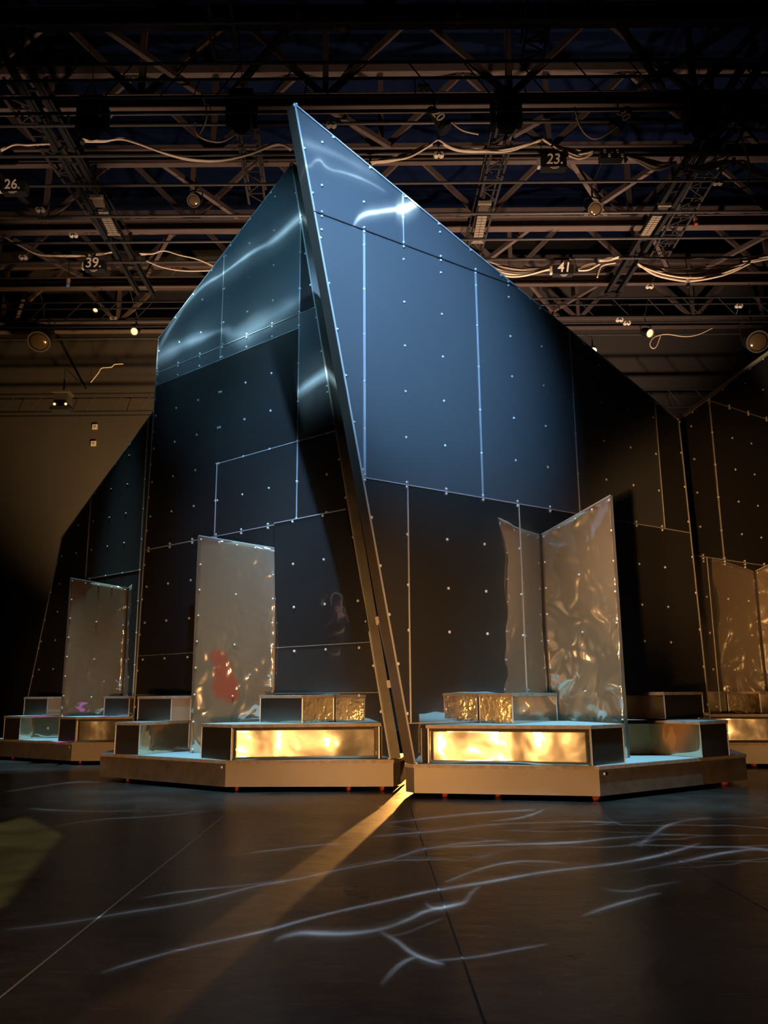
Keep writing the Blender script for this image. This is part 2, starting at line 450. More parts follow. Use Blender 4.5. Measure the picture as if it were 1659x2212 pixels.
def floor_material():
    m = bpy.data.materials.new('black_stage_floor')
    m.use_nodes = True
    nt = m.node_tree
    b = nt.nodes['Principled BSDF']
    tc = nd(nt, 'ShaderNodeTexCoord')
    def noise(scale, detail, stretch=(1, 1, 1)):
        mp = nd(nt, 'ShaderNodeMapping')
        mp.inputs['Scale'].default_value = stretch
        nt.links.new(tc.outputs['Object'], mp.inputs[0])
        n = nd(nt, 'ShaderNodeTexNoise')
        n.inputs['Scale'].default_value = scale
        n.inputs['Detail'].default_value = detail
        nt.links.new(mp.outputs[0], n.inputs['Vector'])
        return n.outputs['Fac']
    worn = noise(1.6, 8)
    scr = noise(5.0, 6, (0.35, 4.0, 1))
    ramp = nd(nt, 'ShaderNodeValToRGB')
    ramp.color_ramp.elements[0].position = 0.35
    ramp.color_ramp.elements[0].color = (0.016, 0.0135, 0.0125, 1)
    ramp.color_ramp.elements[1].position = 0.75
    ramp.color_ramp.elements[1].color = (0.042, 0.035, 0.031, 1)
    nt.links.new(worn, ramp.inputs[0])
    r2 = nd(nt, 'ShaderNodeValToRGB')
    r2.color_ramp.elements[0].position = 0.66
    r2.color_ramp.elements[0].color = (0, 0, 0, 1)
    r2.color_ramp.elements[1].position = 0.78
    r2.color_ramp.elements[1].color = (1, 1, 1, 1)
    nt.links.new(scr, r2.inputs[0])
    mix = nd(nt, 'ShaderNodeMix')
    mix.data_type = 'RGBA'
    mix.inputs[7].default_value = (0.17, 0.14, 0.12, 1)
    nt.links.new(mth(nt, 'MULTIPLY', r2.outputs[0], 0.8), mix.inputs[0])
    nt.links.new(ramp.outputs[0], mix.inputs[6])
    nt.links.new(mix.outputs[2], b.inputs['Base Color'])
    rr = nd(nt, 'ShaderNodeMapRange')
    rr.inputs['To Min'].default_value = 0.22
    rr.inputs['To Max'].default_value = 0.4
    b.inputs['Specular IOR Level'].default_value = 0.34
    nt.links.new(worn, rr.inputs['Value'])
    nt.links.new(rr.outputs[0], b.inputs['Roughness'])
    bp = nd(nt, 'ShaderNodeBump')
    bp.inputs['Strength'].default_value = 0.25
    bp.inputs['Distance'].default_value = 0.02
    nt.links.new(noise(7.0, 3), bp.inputs['Height'])
    nt.links.new(bp.outputs[0], b.inputs['Normal'])
    return m
M_FLOOR = floor_material()
M_HALL = mat('dark_hall_paint', (0.075, 0.06, 0.05), 0.8, mottled=(0.6, .3, (0.06, 0.05, 0.04)))
M_HALLB = mat('black_hall_paint', (0.02, 0.018, 0.017), 0.8)
M_NAVY = mat('navy_roof_boards', (0.003, 0.006, 0.02), 0.9, spec=0.03)

# ------------------------------------------------------------------ mesh helpers
class MB:
    def __init__(self):
        self.v, self.f = [], []
    def add(self, vs, fs):
        o = len(self.v)
        self.v += [tuple(x) for x in vs]
        self.f += [[i + o for i in f] for f in fs]
        return self
    def prism(self, poly, vec):
        """poly: list of 3-D points (planar), extruded along vec"""
        n = len(poly)
        P = [Vector(p) for p in poly]
        vec = Vector(vec)
        nrm = Vector((0, 0, 0))
        for i in range(n):
            nrm += (P[i] - P[0]).cross(P[(i + 1) % n] - P[0])
        if nrm.dot(vec) > 0:
            P.reverse()
        vs = P + [p + vec for p in P]
        fs = [list(range(n)), list(range(2 * n - 1, n - 1, -1))]
        fs += [[i, i + n, (i + 1) % n + n, (i + 1) % n][::1] for i in range(n)]
        return self.add(vs, fs)
    def flat(self, poly2, z0, z1):
        return self.prism([(p[0], p[1], z0) for p in poly2], (0, 0, z1 - z0))
    def box(self, c, sx, sy, sz, ax=None, ay=None):
        ax = Vector(ax) if ax is not None else Vector((1, 0, 0))
        ay = Vector(ay) if ay is not None else Vector((0, 1, 0))
        az = ax.cross(ay)
        c = Vector(c)
        p = [c - ax * sx / 2 - ay * sy / 2 - az * sz / 2, c + ax * sx / 2 - ay * sy / 2 - az * sz / 2,
             c + ax * sx / 2 + ay * sy / 2 - az * sz / 2, c - ax * sx / 2 + ay * sy / 2 - az * sz / 2]
        return self.prism(p, az * sz)
    def beam(self, a, b, w, h, up=(0, 0, 1)):
        a, b = Vector(a), Vector(b)
        d = (b - a)
        l = d.length
        d.normalize()
        s = d.cross(Vector(up))
        if s.length < 1e-4:
            s = d.cross(Vector((0, 1, 0)))
        s.normalize()
        u = s.cross(d).normalized()
        p = [a - s * w / 2 - u * h / 2, a + s * w / 2 - u * h / 2, a + s * w / 2 + u * h / 2, a - s * w / 2 + u * h / 2]
        return self.prism(p, d * l)
    def ibeam(self, a, b, w, h, t=0.03, up=(0, 0, 1)):
        a, b = Vector(a), Vector(b)
        u = Vector(up)
        self.beam(a + u * (h / 2 - t / 2), b + u * (h / 2 - t / 2), w, t, up)
        self.beam(a - u * (h / 2 - t / 2), b - u * (h / 2 - t / 2), w, t, up)
        return self.beam(a, b, t, h - 2 * t, up)
    def tube(self, pts, r, n=6):
        pts = [Vector(p) for p in pts]
        vs, fs = [], []
        prev = None
        for i, p in enumerate(pts):
            d = (pts[min(i + 1, len(pts) - 1)] - pts[max(i - 1, 0)]).normalized()
            if prev is None:
                s = d.cross(Vector((0, 0, 1)))
                if s.length < 1e-3:
                    s = d.cross(Vector((0, 1, 0)))
            else:
                s = prev - d * prev.dot(d)
            s.normalize()
            prev = s
            t = d.cross(s)
            vs += [p + (s * math.cos(2 * math.pi * k / n) + t * math.sin(2 * math.pi * k / n)) * r for k in range(n)]
        for i in range(len(pts) - 1):
            for k in range(n):
                fs.append([i * n + k, i * n + (k + 1) % n, (i + 1) * n + (k + 1) % n, (i + 1) * n + k])
        fs.append(list(range(n - 1, -1, -1)))
        fs.append([(len(pts) - 1) * n + k for k in range(n)])
        return self.add(vs, fs)
    def lathe(self, c, axis, prof, n=20, caps=True):
        """prof: list of (r, t) along axis"""
        c, axis = Vector(c), Vector(axis).normalized()
        s = axis.cross(Vector((0, 0, 1)))
        if s.length < 1e-3:
            s = axis.cross(Vector((0, 1, 0)))
        s.normalize()
        t = axis.cross(s)
        vs, fs = [], []
        for r, h in prof:
            vs += [c + axis * h + (s * math.cos(2 * math.pi * k / n) + t * math.sin(2 * math.pi * k / n)) * r for k in range(n)]
        for i in range(len(prof) - 1):
            for k in range(n):
                fs.append([i * n + k, i * n + (k + 1) % n, (i + 1) * n + (k + 1) % n, (i + 1) * n + k])
        if caps:
            fs.append(list(range(n - 1, -1, -1)))
            fs.append([(len(prof) - 1) * n + k for k in range(n)])
        return self.add(vs, fs)
    def dome(self, c, axis, r, h, n=6):
        return self.lathe(c, axis, [(r, -0.001), (r, h * .35), (r * .6, h * .85), (r * .15, h)], n)
    def build(self, name, material, parent=None, origin=None, smooth=False):
        me = bpy.data.meshes.new(name)
        o3 = Vector(origin) if origin is not None else Vector((0, 0, 0))
        if parent is not None:
            o3 = Vector(parent['_o'])
        me.from_pydata([tuple(Vector(v) - o3) for v in self.v], [], self.f)
        me.validate()
        bm = bmesh.new()
        bm.from_mesh(me)
        bmesh.ops.recalc_face_normals(bm, faces=bm.faces)
        bm.to_mesh(me)
        bm.free()
        me.materials.append(material)
        if smooth:
            for p in me.polygons:
                p.use_smooth = True
        o = bpy.data.objects.new(name, me)
        COL.objects.link(o)
        o['_o'] = tuple(o3)
        if parent is None:
            o.location = o3
        else:
            o.parent = parent
        return o

def tag(o, label, cat, group=None, kind=None):
    if label:
        o['label'] = label
    if cat:
        o['category'] = cat
    if group:
        o['group'] = group
    if kind:
        o['kind'] = kind
    return o

def thing(name, label, cat, loc, group=None):
    o = bpy.data.objects.new(name, None)
    COL.objects.link(o)
    o.empty_display_size = 0.2
    o.location = loc
    o['_o'] = tuple(loc)
    return tag(o, label, cat, group)

def struct(o):
    o['kind'] = 'structure'
    return o

def dup(root, shift, label, group=None):
    r = root.copy()
    COL.objects.link(r)
    r.location = root.location + Vector(shift)
    r['_o'] = tuple(Vector(root['_o']) + Vector(shift))
    r['label'] = label
    if group:
        r['group'] = group
    for ch in list(root.children):
        c = ch.copy()
        COL.objects.link(c)
        c.parent = r
        for g in list(ch.children):
            d = g.copy()
            COL.objects.link(d)
            d.parent = c
    return r

# ------------------------------------------------------------------ the hall
YB, XW, ZC = 27.5, 16.0, 17.2
struct(MB().flat([(-XW, -8), (XW, -8), (XW, YB), (-XW, YB)], -0.2, 0.0).build('floor', M_FLOOR))
struct(MB().flat([(-XW - .3, -8), (XW + .3, -8), (XW + .3, YB + .3), (-XW - .3, YB + .3)], ZC, ZC + 0.2).build('ceiling', M_NAVY))
wb = MB().flat([(-XW - .3, YB), (XW + .3, YB), (XW + .3, YB + .3), (-XW - .3, YB + .3)], 0, ZC)
struct(wb.build('wall_back', M_HALL))
struct(MB().flat([(-XW - .3, -8), (-XW, -8), (-XW, YB), (-XW - .3, YB)], 0, ZC).build('wall_left', M_HALLB))
struct(MB().flat([(XW, -8), (XW + .3, -8), (XW + .3, YB), (XW, YB)], 0, ZC).build('wall_right', M_HALLB))

for i, (a, b, w, m) in enumerate((((480, 1765), (-60, 2204), .010, M_TAPE), ((884, 1738), (1075, 2290), .010, M_FELT), ((1250, 1737), (1700, 1990), .008, M_FELT))):
    struct(MB().beam(flo(*a, .0005), flo(*b, .0005), w, .002).build('trim_%d' % (i + 1), m))
# ------------------------------------------------------------------ the tall sheet-metal walls
def clip(poly, a, b, c):
    """keep a*s + b*z <= c"""
    out = []
    for i in range(len(poly)):
        p, q = poly[i], poly[(i + 1) % len(poly)]
        dp, dq = a * p[0] + b * p[1] - c, a * q[0] + b * q[1] - c
        if dp <= 0:
            out.append(p)
        if dp * dq < 0:
            t = dp / (dp - dq)
            out.append((p[0] + (q[0] - p[0]) * t, p[1] + (q[1] - p[1]) * t))
    return out
def cell(outline, s0=None, s1=None, z0=None, z1=None):
    p = outline
    if s0 is not None: p = clip(p, -1, 0, -s0)
    if s1 is not None: p = clip(p, 1, 0, s1)
    if z0 is not None: p = clip(p, 0, -1, -z0)
    if z1 is not None: p = clip(p, 0, 1, z1)
    return p
class Plane:
    def __init__(self, P, H, N):
        self.P, self.H, self.N = Vector((P.x, P.y, 0)), H, N
    def sz(self, px, py):
        q = onp(px, py, self.P, self.N)
        return ((q - self.P).dot(self.H), q.z)
    def pt(self, s, z, d=0.0):
        return self.P + self.H * s + Vector((0, 0, z)) + self.N * d
def inside(poly, s, z, m=0.0):
    sg = None
    n = len(poly)
    area = sum(poly[i][0] * poly[(i + 1) % n][1] - poly[(i + 1) % n][0] * poly[i][1] for i in range(n))
    for i in range(n):
        (ax, ay), (bx, by) = poly[i], poly[(i + 1) % n]
        l = math.hypot(bx - ax, by - ay) or 1
        d = ((bx - ax) * (s - 0) * 0 + (bx - ax) * (z - ay) - (by - ay) * (s - ax)) / l
        if area < 0:
            d = -d
        if d < m:
            return False
    return True

def put_rivets(pts, n, t, r=0.0195):
    pts = sorted(pts, key=lambda p: (p - CAM).length)
    first = None
    for p in pts[:100]:
        if first is None:
            first = MB().dome(p, n, r, r * .85).build('rivet', M_RIVET, t)
            p0 = p
        else:
            o = first.copy()
            COL.objects.link(o)
            o.location = p - p0
    if len(pts) > 100:
        rest = MB()
        for p in pts[100:]:
            rest.dome(p, n, r, r * .85)
        rest.build('rivets', M_RIVET, t)['kind'] = 'stuff'
def tall_wall(name, label, pl, outline, sheets, seams, rivet_cols, rivet_rows, seam_rivets, edge_sides, thick=0.17, group=None):
    def lean(s, z):                            # one sheet stands a little proud of the wall at its top
        for poly, m, tilt in sheets:
            if tilt > 0.01 and tilt < 0.9 and len(poly) > 2 and inside(poly, s, z, -1e-6):
                return -math.tan(tilt) * (z - min(p[1] for p in poly))
        return 0.0
    base = pl.pt(sum(p[0] for p in outline) / len(outline), ZB)
    t = thing(name, label, 'stage wall', (base.x, base.y, ZB), group)
    t['kind'] = 'thing'
    # timber carcass behind the sheets
    MB().prism([pl.pt(s, z, 0.012) for s, z in outline], pl.N * (thick - .012)).build('carcass', M_FELT, t)
    for poly, m, tilt in sheets:
        if len(poly) < 3:
            continue
        c = (sum(p[0] for p in poly) / len(poly), sum(p[1] for p in poly) / len(poly))
        q = [pl.pt(c[0] + (s - c[0]) * .9985, c[1] + (z - c[1]) * .9985, (tilt * 0.004 if tilt in (0, 1) else 0) + lean(c[0] + (s - c[0]) * .998, c[1] + (z - c[1]) * .998)) for s, z in poly]
        MB().prism(q, pl.N * 0.008).build('metal_sheet', m, t)
    for a, b, w, m in seams:
        la, lb = lean(a[0] + .02, a[1] - .02), lean(b[0] - .02, b[1] - .02)
        la = lb = (la if la and lb else 0)
        MB().beam(pl.pt(*a, -.004 + la), pl.pt(*b, -.004 + lb), 0.008, w, up=pl.N.cross(Vector(pl.pt(*b)) - Vector(pl.pt(*a)))).build('seam_strip', m, t)
    rv = []
    for cs in rivet_cols:
        for z in rivet_rows:
            if inside(outline, cs, z, 0.05):
                rv.append(pl.pt(cs, z, lean(cs, z)))
    for s, z in seam_rivets:
        if inside(outline, s, z, -0.02):
            rv.append(pl.pt(s, z, -.004))
    n = len(outline)
    for i in range(n):                         # fixings along the free edges
        a, b = Vector(outline[i]), Vector(outline[(i + 1) % n])
        if max(a.y, b.y) < 0.6:
            continue
        k = max(2, int((b - a).length / 0.56))
        inw = (Vector((sum(p[0] for p in outline) / n, sum(p[1] for p in outline) / n)) - (a + b) / 2).normalized()
        for j in range(k + 1):
            p = a + (b - a) * (j / k) + inw * 0.035
            rv.append(pl.pt(p.x, p.y, 0))
    put_rivets(rv, -pl.N, t)
    for (i, m, nm) in edge_sides:              # edge profiles: the thickness of the wall, with a bright front lip
        a, b = outline[i], outline[(i + 1) % n]
        d = (Vector(b) - Vector(a)).normalized()
        out2 = Vector((d.y, -d.x))
        cen = Vector((sum(p[0] for p in outline) / n, sum(p[1] for p in outline) / n))
        if out2.dot(cen - Vector(a)) > 0:
            out2 = -out2
        a0, b0 = pl.pt(*a, 0), pl.pt(*b, 0)
        o3 = pl.H * out2.x + Vector((0, 0, out2.y))
        MB().prism([a0, b0, b0 + o3 * .006, a0 + o3 * .006], pl.N * thick).build(nm, m, t)
        lip = MB()
        lip.prism([a0 - pl.N * .006, b0 - pl.N * .006, b0 - pl.N * .006 - o3 * .022, a0 - pl.N * .006 - o3 * .022], pl.N * .004)
        lip.build('edge_lip', M_EDGE, t)
    return t

plR = Plane(PR, HR, NR)
plL = Plane(PL, HL, NL)
plBL = Plane(PL + TL, HL, NL)
plBR = Plane(PR + TR, HR, NR)

# right wall
R = plR.sz
zbase = ZB + 0.005
r_tl, r_bl = R(635, 222), R(894, 1647)
def on_line_z(a, b, z):
    t = (z - a[1]) / (b[1] - a[1])
    return (a[0] + (b[0] - a[0]) * t, z)
r_tr = R(1467, 907)
r_br = on_line_z(r_tr, R(1528, 1490), zbase)
outR = [r_tl, r_tr, r_br, on_line_z(r_tl, r_bl, zbase)]
zA = (R(680, 457)[1] + R(1095, 612)[1]) / 2
zBm = (R(790, 1033)[1] + R(1470, 1147)[1]) / 2
zCm = R(900, 1562)[1]
sA = R(871, 480)[0]
s1, s2, s3, s4 = R(787, 800)[0], R(1035, 830)[0], R(1241, 900)[0], R(1425, 1000)[0]
l1, l2 = R(884, 1300)[0], R(1122, 1120)[0]
l3 = l2 + (l2 - l1) * 1.02
zr4 = R(1418, 902)[1]
sheetsR = [
    (cell(outR, None, sA, zA), M_BRUSH, 1), (cell(outR, sA, None, zA), M_BRUSH, 1),
    (cell(outR, None, s1, zBm, zA), M_BRUSH, 0), (cell(outR, s1, s2, zBm, zA), M_BRUSH, 0),
    (cell(outR, s2, s3, zBm, zA), M_BRUSH, 0), (cell(outR, s3, s4, zBm, zA), M_BRUSH, 0),
    (cell(outR, s4, None, zBm, zr4), M_DARK, 0), (cell(outR, s4, None, zr4, zA), M_SATIN, 0),
    (cell(outR, None, l1, zCm, zBm), M_SATIN, 0), (cell(outR, l1, l2, zCm, zBm), M_WAVE, 0),
    (cell(outR, l2, l3, zCm, zBm), M_WAVE, 0), (cell(outR, l3, None, zCm, zBm), M_SATIN, 0),
    (cell(outR, None, None, None, zCm), M_DARK, 0)]
def hz(out, z):
    xs = [p[0] for p in clip(clip(out, 0, 1, z + 1e-4), 0, -1, -z + 1e-4)]
    return min(xs), max(xs)
a_, b_ = hz(outR, zA)
seamsR = [((a_, zA), (b_, zA), .012, M_BLACKP)]
a_, b_ = hz(outR, zBm)
seamsR += [((a_, zBm), (b_, zBm), .012, M_EDGE)]
def top_at(out, s):
    zs = [p[1] for p in clip(clip(out, 1, 0, s + 1e-4), -1, 0, -s + 1e-4)]
    return max(zs)
seamsR += [((sA, zA), (sA, top_at(outR, sA)), .012, M_EDGE),
           ((s1, zBm), (s1, zA), .03, M_SILVER), ((s2, zBm), (s2, zA), .024, M_SILVER),
           ((s3, zBm), (s3, min(zA, top_at(outR, s3))), .018, M_EDGE), ((s4, zBm), (s4, top_at(outR, s4)), .008, M_EDGE),
           ((l1, zCm), (l1, zBm), .012, M_EDGE), ((l2, zCm), (l2, zBm), .012, M_EDGE), ((l3, zCm), (l3, zBm), .010, M_EDGE),
           ((hz(outR, zCm)[0], zCm), (hz(outR, zCm)[1], zCm), .010, M_EDGE)]
ds = (s2 - s1) / 3
colsR = [s1 + ds * k for k in range(-3, 10)]
zr = [R(877, y)[1] for y in (1361, 1263, 1154)] + [R(877, 945)[1], R(877, 846)[1], R(877, 748)[1]]
dzr = zr[4] - zr[3]
zr += [zr[5] + dzr * k for k in range(1, 7)]
srR = []
for z in (zA, zBm):
    for s in colsR:
        srR += [(s, z + .03), (s, z - .03)]
tall_wall('scenery_flat', 'tall sharp-peaked sheet-metal wall glowing blue, its leaning free edge facing the gap', plR, outR, sheetsR, seamsR, colsR, zr, srR,
          [(0, M_FRAME, 'top_edge'), (3, M_FRAME, 'edge_profile'), (1, M_FRAME, 'end_edge')])

# left wall
Lz = plL.sz
l_tr, l_br = Lz(631, 352), Lz(846, 1647)
l_tl = Lz(342, 731)
l_bl = on_line_z(l_tl, Lz(291, 1495), zbase)
outL = [l_tl, l_tr, on_line_z(l_tr, l_br, zbase), l_bl]
za = (Lz(340, 808)[1] + Lz(685, 660)[1]) / 2
za2 = (Lz(340, 830)[1] + Lz(645, 712)[1]) / 2
zb_ = (Lz(468, 1002)[1] + Lz(727, 930)[1]) / 2
zc_ = (Lz(320, 1188)[1] + Lz(760, 1100)[1]) / 2
zd_ = Lz(700, 1393)[1]
ze_ = Lz(820, 1496)[1]
q1, q2, q3, q4 = Lz(645, 800)[0], Lz(481, 650)[0], Lz(466, 1080)[0], Lz(600, 1160)[0]
# s grows to the left (away from the ridge)
sheetsL = [
    (cell(outL, q2, None, za), M_BRUSH, 0), (cell(outL, q1, q2, za), M_BRUSH, 0), (cell(outL, None, q1, za), M_DARK, 0),
    (cell(outL, q2, None, za2, za), M_BRUSH, 1), (cell(outL, q1, q2, za2, za), M_BRUSH, 1),
    (cell(outL, q1, None, zb_, za2), M_DARK, 0), (cell(outL, None, q1, zb_, za), M_BRUSH, 0),
    (cell(outL, q3, None, zc_, zb_), M_DARK, 0), (cell(outL, q1, q3, zc_, zb_), M_SATIN, 0), (cell(outL, None, q1, zc_, zb_), M_DARK, 0),
    (cell(outL, q4, None, ze_, zc_), M_DARK, 0), (cell(outL, None, q4, zd_, zc_), M_DARK, math.radians(2.5)), (cell(outL, None, q4, ze_, zd_), M_SATIN, 0),
    (cell(outL, None, None, None, ze_), M_DARK, 0)]
seamsL = []
for z, w, m in ((za, .010, M_EDGE), (zc_, .014, M_EDGE), (zd_, .006, M_EDGE), (ze_, .006, M_EDGE)):
    a_, b_ = hz(outL, z)
    if z == zc_:
        seamsL.append(((a_, z), (q4, z), w, m))
        a_ = q4
    seamsL.append(((a_, z), (b_, z), w, m))
seamsL += [((hz(outL, zb_)[0], zb_), (q3, zb_), .012, M_EDGE), ((q1, za2), (hz(outL, za2)[1], za2), .008, M_EDGE),
           ((q1, zc_), (q1, top_at(outL, q1)), .014, M_SILVER), ((q2, za2), (q2, top_at(outL, q2)), .010, M_EDGE),
           ((q3, zc_), (q3, zb_), .012, M_EDGE)]
dsl = (Lz(475.5, 847)[0] - Lz(583.5, 807)[0]) / 2
colsL = [q1 + dsl * k for k in range(-2, 8)]
rowsL = [Lz(527, y)[1] for y in (906, 828)]
dzl = rowsL[1] - rowsL[0]
rowsL = [rowsL[1] + dzl * k for k in range(-9, 8)]
srL = []
for z in (za, zc_):
    for s in colsL:
        srL += [(s, z + .03), (s, z - .03)]
for z in rowsL:
    for s in (q1, q2):
        srL.append((s, z))
tall_wall('scenery_flat', 'wall of dark mirror sheets with blue-lit sloping top, behind the screen with a painted red reflection', plL, outL, sheetsL, seamsL, colsL, rowsL, srL,
          [(0, M_FRAME, 'top_edge'), (1, M_FRAMEL, 'edge_profile'), (3, M_FRAME, 'end_edge')], thick=0.18)

# walls of the two wagons behind
B = plBL.sz
bl_a, bl_b = B(133, 1160), B(329, 931)
bl_r = on_line_z(bl_b, (bl_b[0] - 1.0, bl_b[1] + 1.25), bl_b[1] + 0.9)
bl_l = on_line_z(bl_a, B(68, 1467), zbase)
outBL = [bl_a, bl_r, (bl_r[0], zbase), bl_l]
bz = (B(190, 1250)[1] + B(300, 1232)[1]) / 2
bs1, bs2 = B(188, 1200)[0], B(301, 1250)[0]
sheetsBL = [(cell(outBL, bs1, None, bz), M_DARK, 0), (cell(outBL, bs2, bs1, bz), M_SATIN, 0), (cell(outBL, None, bs2, bz), M_DARK, 1),
            (cell(outBL, bs2, None, None, bz), M_DARK, 0), (cell(outBL, None, bs2, None, bz), M_DARK, 0)]
seamsBL = [((bs1, bz), (bs1, top_at(outBL, bs1)), .016, M_EDGE), ((bs2, zbase), (bs2, top_at(outBL, bs2)), .016, M_EDGE), ((bs2, bz), (bs1, bz), .010, M_EDGE)]
colsBL = [bs2 + dsl * k for k in range(-2, 7)]
rowsBL = [bz + dzl * k for k in range(-5, 7)]
tall_wall('scenery_flat', 'dark sheet-metal wall set back at the far left, its top sloping down to the left', plBL, outBL, sheetsBL, seamsBL, colsBL, rowsBL, [],
          [(0, M_FRAME, 'top_edge'), (3, M_FRAME, 'end_edge')])
B = plBR.sz
br_a, br_b = B(1467, 907), B(1659, 765)
br_c = (br_a[0] + (br_b[0] - br_a[0]) * 1.9, br_a[1] + (br_b[1] - br_a[1]) * 1.9)
outBR = [br_a, br_c, (br_c[0], zbase), (br_a[0], zbase)]
outBR = [(br_a[0] - .6, br_a[1] - .6 * (br_b[1] - br_a[1]) / (br_b[0] - br_a[0]))] + [br_c, (br_c[0], zbase), (br_a[0] - .6, zbase)]
cz = (B(1540, 862)[1] + B(1659, 912)[1]) / 2
cz2 = (B(1500, 1197)[1] + B(1635, 1222)[1]) / 2
cs1, cs2 = B(1545, 1000)[0], B(1530, 1240)[0]
sheetsBR = [(cell(outBR, cs1, None, cz), M_SATIN, 0), (cell(outBR, None, cs1, cz2), M_DARK, 1), (cell(outBR, cs1, None, cz2, cz), M_DARK, 0),
            (cell(outBR, None, None, None, cz2), M_SATIN, 0)]
seamsBR = [((cs1, cz), (br_c[0], cz), .014, M_EDGE), ((cs1, cz2), (cs1, top_at(outBR, cs1)), .006, M_EDGE), ((outBR[0][0], cz2), (br_c[0], cz2), .014, M_EDGE),
           ((cs2, zbase), (cs2, cz2), .012, M_EDGE)]
colsBR = [cs1 + ds * k for k in range(-3, 9)]
rowsBR = [cz + dzr * k for k in range(-11, 4)]
tall_wall('scenery_flat', 'dark sheet-metal wall set back at the far right, with a pale top edge rising steeply', plBR, outBR, sheetsBR, seamsBR, colsBR, rowsBR,
          [(s, z) for z in (cz - .03, cz + .03, cz2 + .03, cz2 - .03) for s in colsBR],
          [(0, M_PLY, 'top_edge')])

# ------------------------------------------------------------------ wagons, step boxes, screens
def xy(v): return Vector((v.x, v.y))
def offset_poly(poly, d):
    n = len(poly)
    area = sum(poly[i].x * poly[(i + 1) % n].y - poly[(i + 1) % n].x * poly[i].y for i in range(n))
    sg = 1 if area > 0 else -1
    out = []
    for i in range(n):
        a, b, c = poly[i - 1], poly[i], poly[(i + 1) % n]
        e1, e2 = (b - a).normalized(), (c - b).normalized()
        n1, n2 = Vector((e1.y, -e1.x)) * sg, Vector((e2.y, -e2.x)) * sg
        k = (n1 + n2)
        k = k / max(0.35, k.length_squared / 2 if k.length_squared else 1)
        out.append(b + k * d)
    return out
def wagon(label, poly, skirt_mats, corner_bolts, casters):
    """poly: plan outline of the wagon, front edges first"""
    c = sum(poly, Vector((0, 0))) / len(poly)
    t = thing('stage_wagon', label, 'stage platform', (c.x, c.y, 0.06), 'wheeled stage wagons')
    MB().flat(offset_poly(poly, -0.05), 0.10, 0.33).build('chassis', M_FELT, t)
    pk = MB().flat(offset_poly(poly, 0.012), 0.332, ZB - .004)
    pk.build('deck_board', M_PLY, t)
    MB().flat(offset_poly(poly, 0.0), ZB - .004, ZB).build('deck_covering', M_DECK, t)
    n = len(poly)
    for i, m in enumerate(skirt_mats):
        if m is None:
            continue
        a, b = poly[i], poly[(i + 1) % n]
        d = (b - a).normalized()
        o2 = Vector((d.y, -d.x))
        if o2.dot(c - a) > 0:
            o2 = -o2
        MB().prism([(a.x, a.y, .06), (b.x, b.y, .06), (b.x, b.y, .331), (a.x, a.y, .331)], Vector((-o2.x, -o2.y, 0)) * 0.03).build('skirt_panel', m, t)
    for p in corner_bolts:
        MB().lathe((p[0], p[1], .285), (p[2], p[3], 0), [(.016, 0), (.016, .008), (.008, .014)], 8).build('bolt', M_EDGE, t)
    for p in casters:
        w = MB().lathe((p[0] - .02, p[1], .055), (1, 0.25, 0), [(.03, 0), (.055, .004), (.055, .036), (.03, .04)], 18).build('caster', M_CASTER, t, smooth=False)
        MB().box((p[0], p[1], .115), .07, .09, .03).build('caster_plate', M_PALE, w)
    return t

def step_box(label, z0, z1, poly, faces, lid_group, bow=None):
    """poly: plan outline; faces: {edge index: material or list of (fraction, material)}"""
    c = sum(poly, Vector((0, 0))) / len(poly)
    t = thing('step_box', label, 'step', (c.x, c.y, z0), lid_group)
    MB().flat(offset_poly(poly, -0.07 if bow else -0.012), z0 + .002, z1 - .042).build('carcass', M_WOOD, t)
    MB().flat(offset_poly(poly, 0.015), z1 - .040, z1 - .004).build('lid_board', M_PLY, t)
    MB().flat(offset_poly(poly, 0.004), z1 - .004, z1).build('lid_covering', M_DECK, t)
    n = len(poly)
    for i, spec in faces.items():
        a, b = poly[i], poly[(i + 1) % n]
        d = (b - a).normalized()
        o2 = Vector((d.y, -d.x))
        if o2.dot(c - a) > 0:
            o2 = -o2
        specs = spec if isinstance(spec, list) else [(1.0, spec)]
        f0 = 0.0
        for f1, m in specs:
            p, q = a + (b - a) * f0, a + (b - a) * f1
            f0 = f1
            if bow and m is M_MIRROR:          # the polished sheet bellies in a little between its fixings
                nx, nz = 28, 10
                vs, fs = [], []
                for jz in range(nz + 1):
                    for jx in range(nx + 1):
                        fx, fz = jx / nx, jz / nz
                        dep = sum(am * math.sin(math.pi * max(0, min(1, (fx - x0) / (x1 - x0)))) ** 2 * (1 if not zz else math.sin(math.pi * fz)) for x0, x1, am, zz in bow)
                        w = p + (q - p) * fx + o2 * (0.002 - dep)
                        vs.append((w.x, w.y, z0 + .004 + (z1 - .042 - z0 - .004) * fz))
                for jz in range(nz):
                    for jx in range(nx):
                        k = jz * (nx + 1) + jx
                        fs.append([k, k + 1, k + nx + 2, k + nx + 1])
                o = MB().add(vs, fs).build('cladding_panel', m, t, smooth=True)
                o.modifiers.new('thickness', 'SOLIDIFY').thickness = 0.004
                continue
            MB().prism([(p.x, p.y, z0 + .003), (q.x, q.y, z0 + .003), (q.x, q.y, z1 - .042), (p.x, p.y, z1 - .042)], Vector((-o2.x, -o2.y, 0)) * 0.012).build('cladding_panel', m, t)
    corners = sorted({i for i in faces} | {(i + 1) % n for i in faces})
    for k in corners:                          # bright corner strips where two sheets meet
        p = poly[k]
        MB().tube([(p.x, p.y, z0 + .003), (p.x, p.y, z1 - .042)], .009, 6).build('corner_trim', M_EDGE, t)
    return t

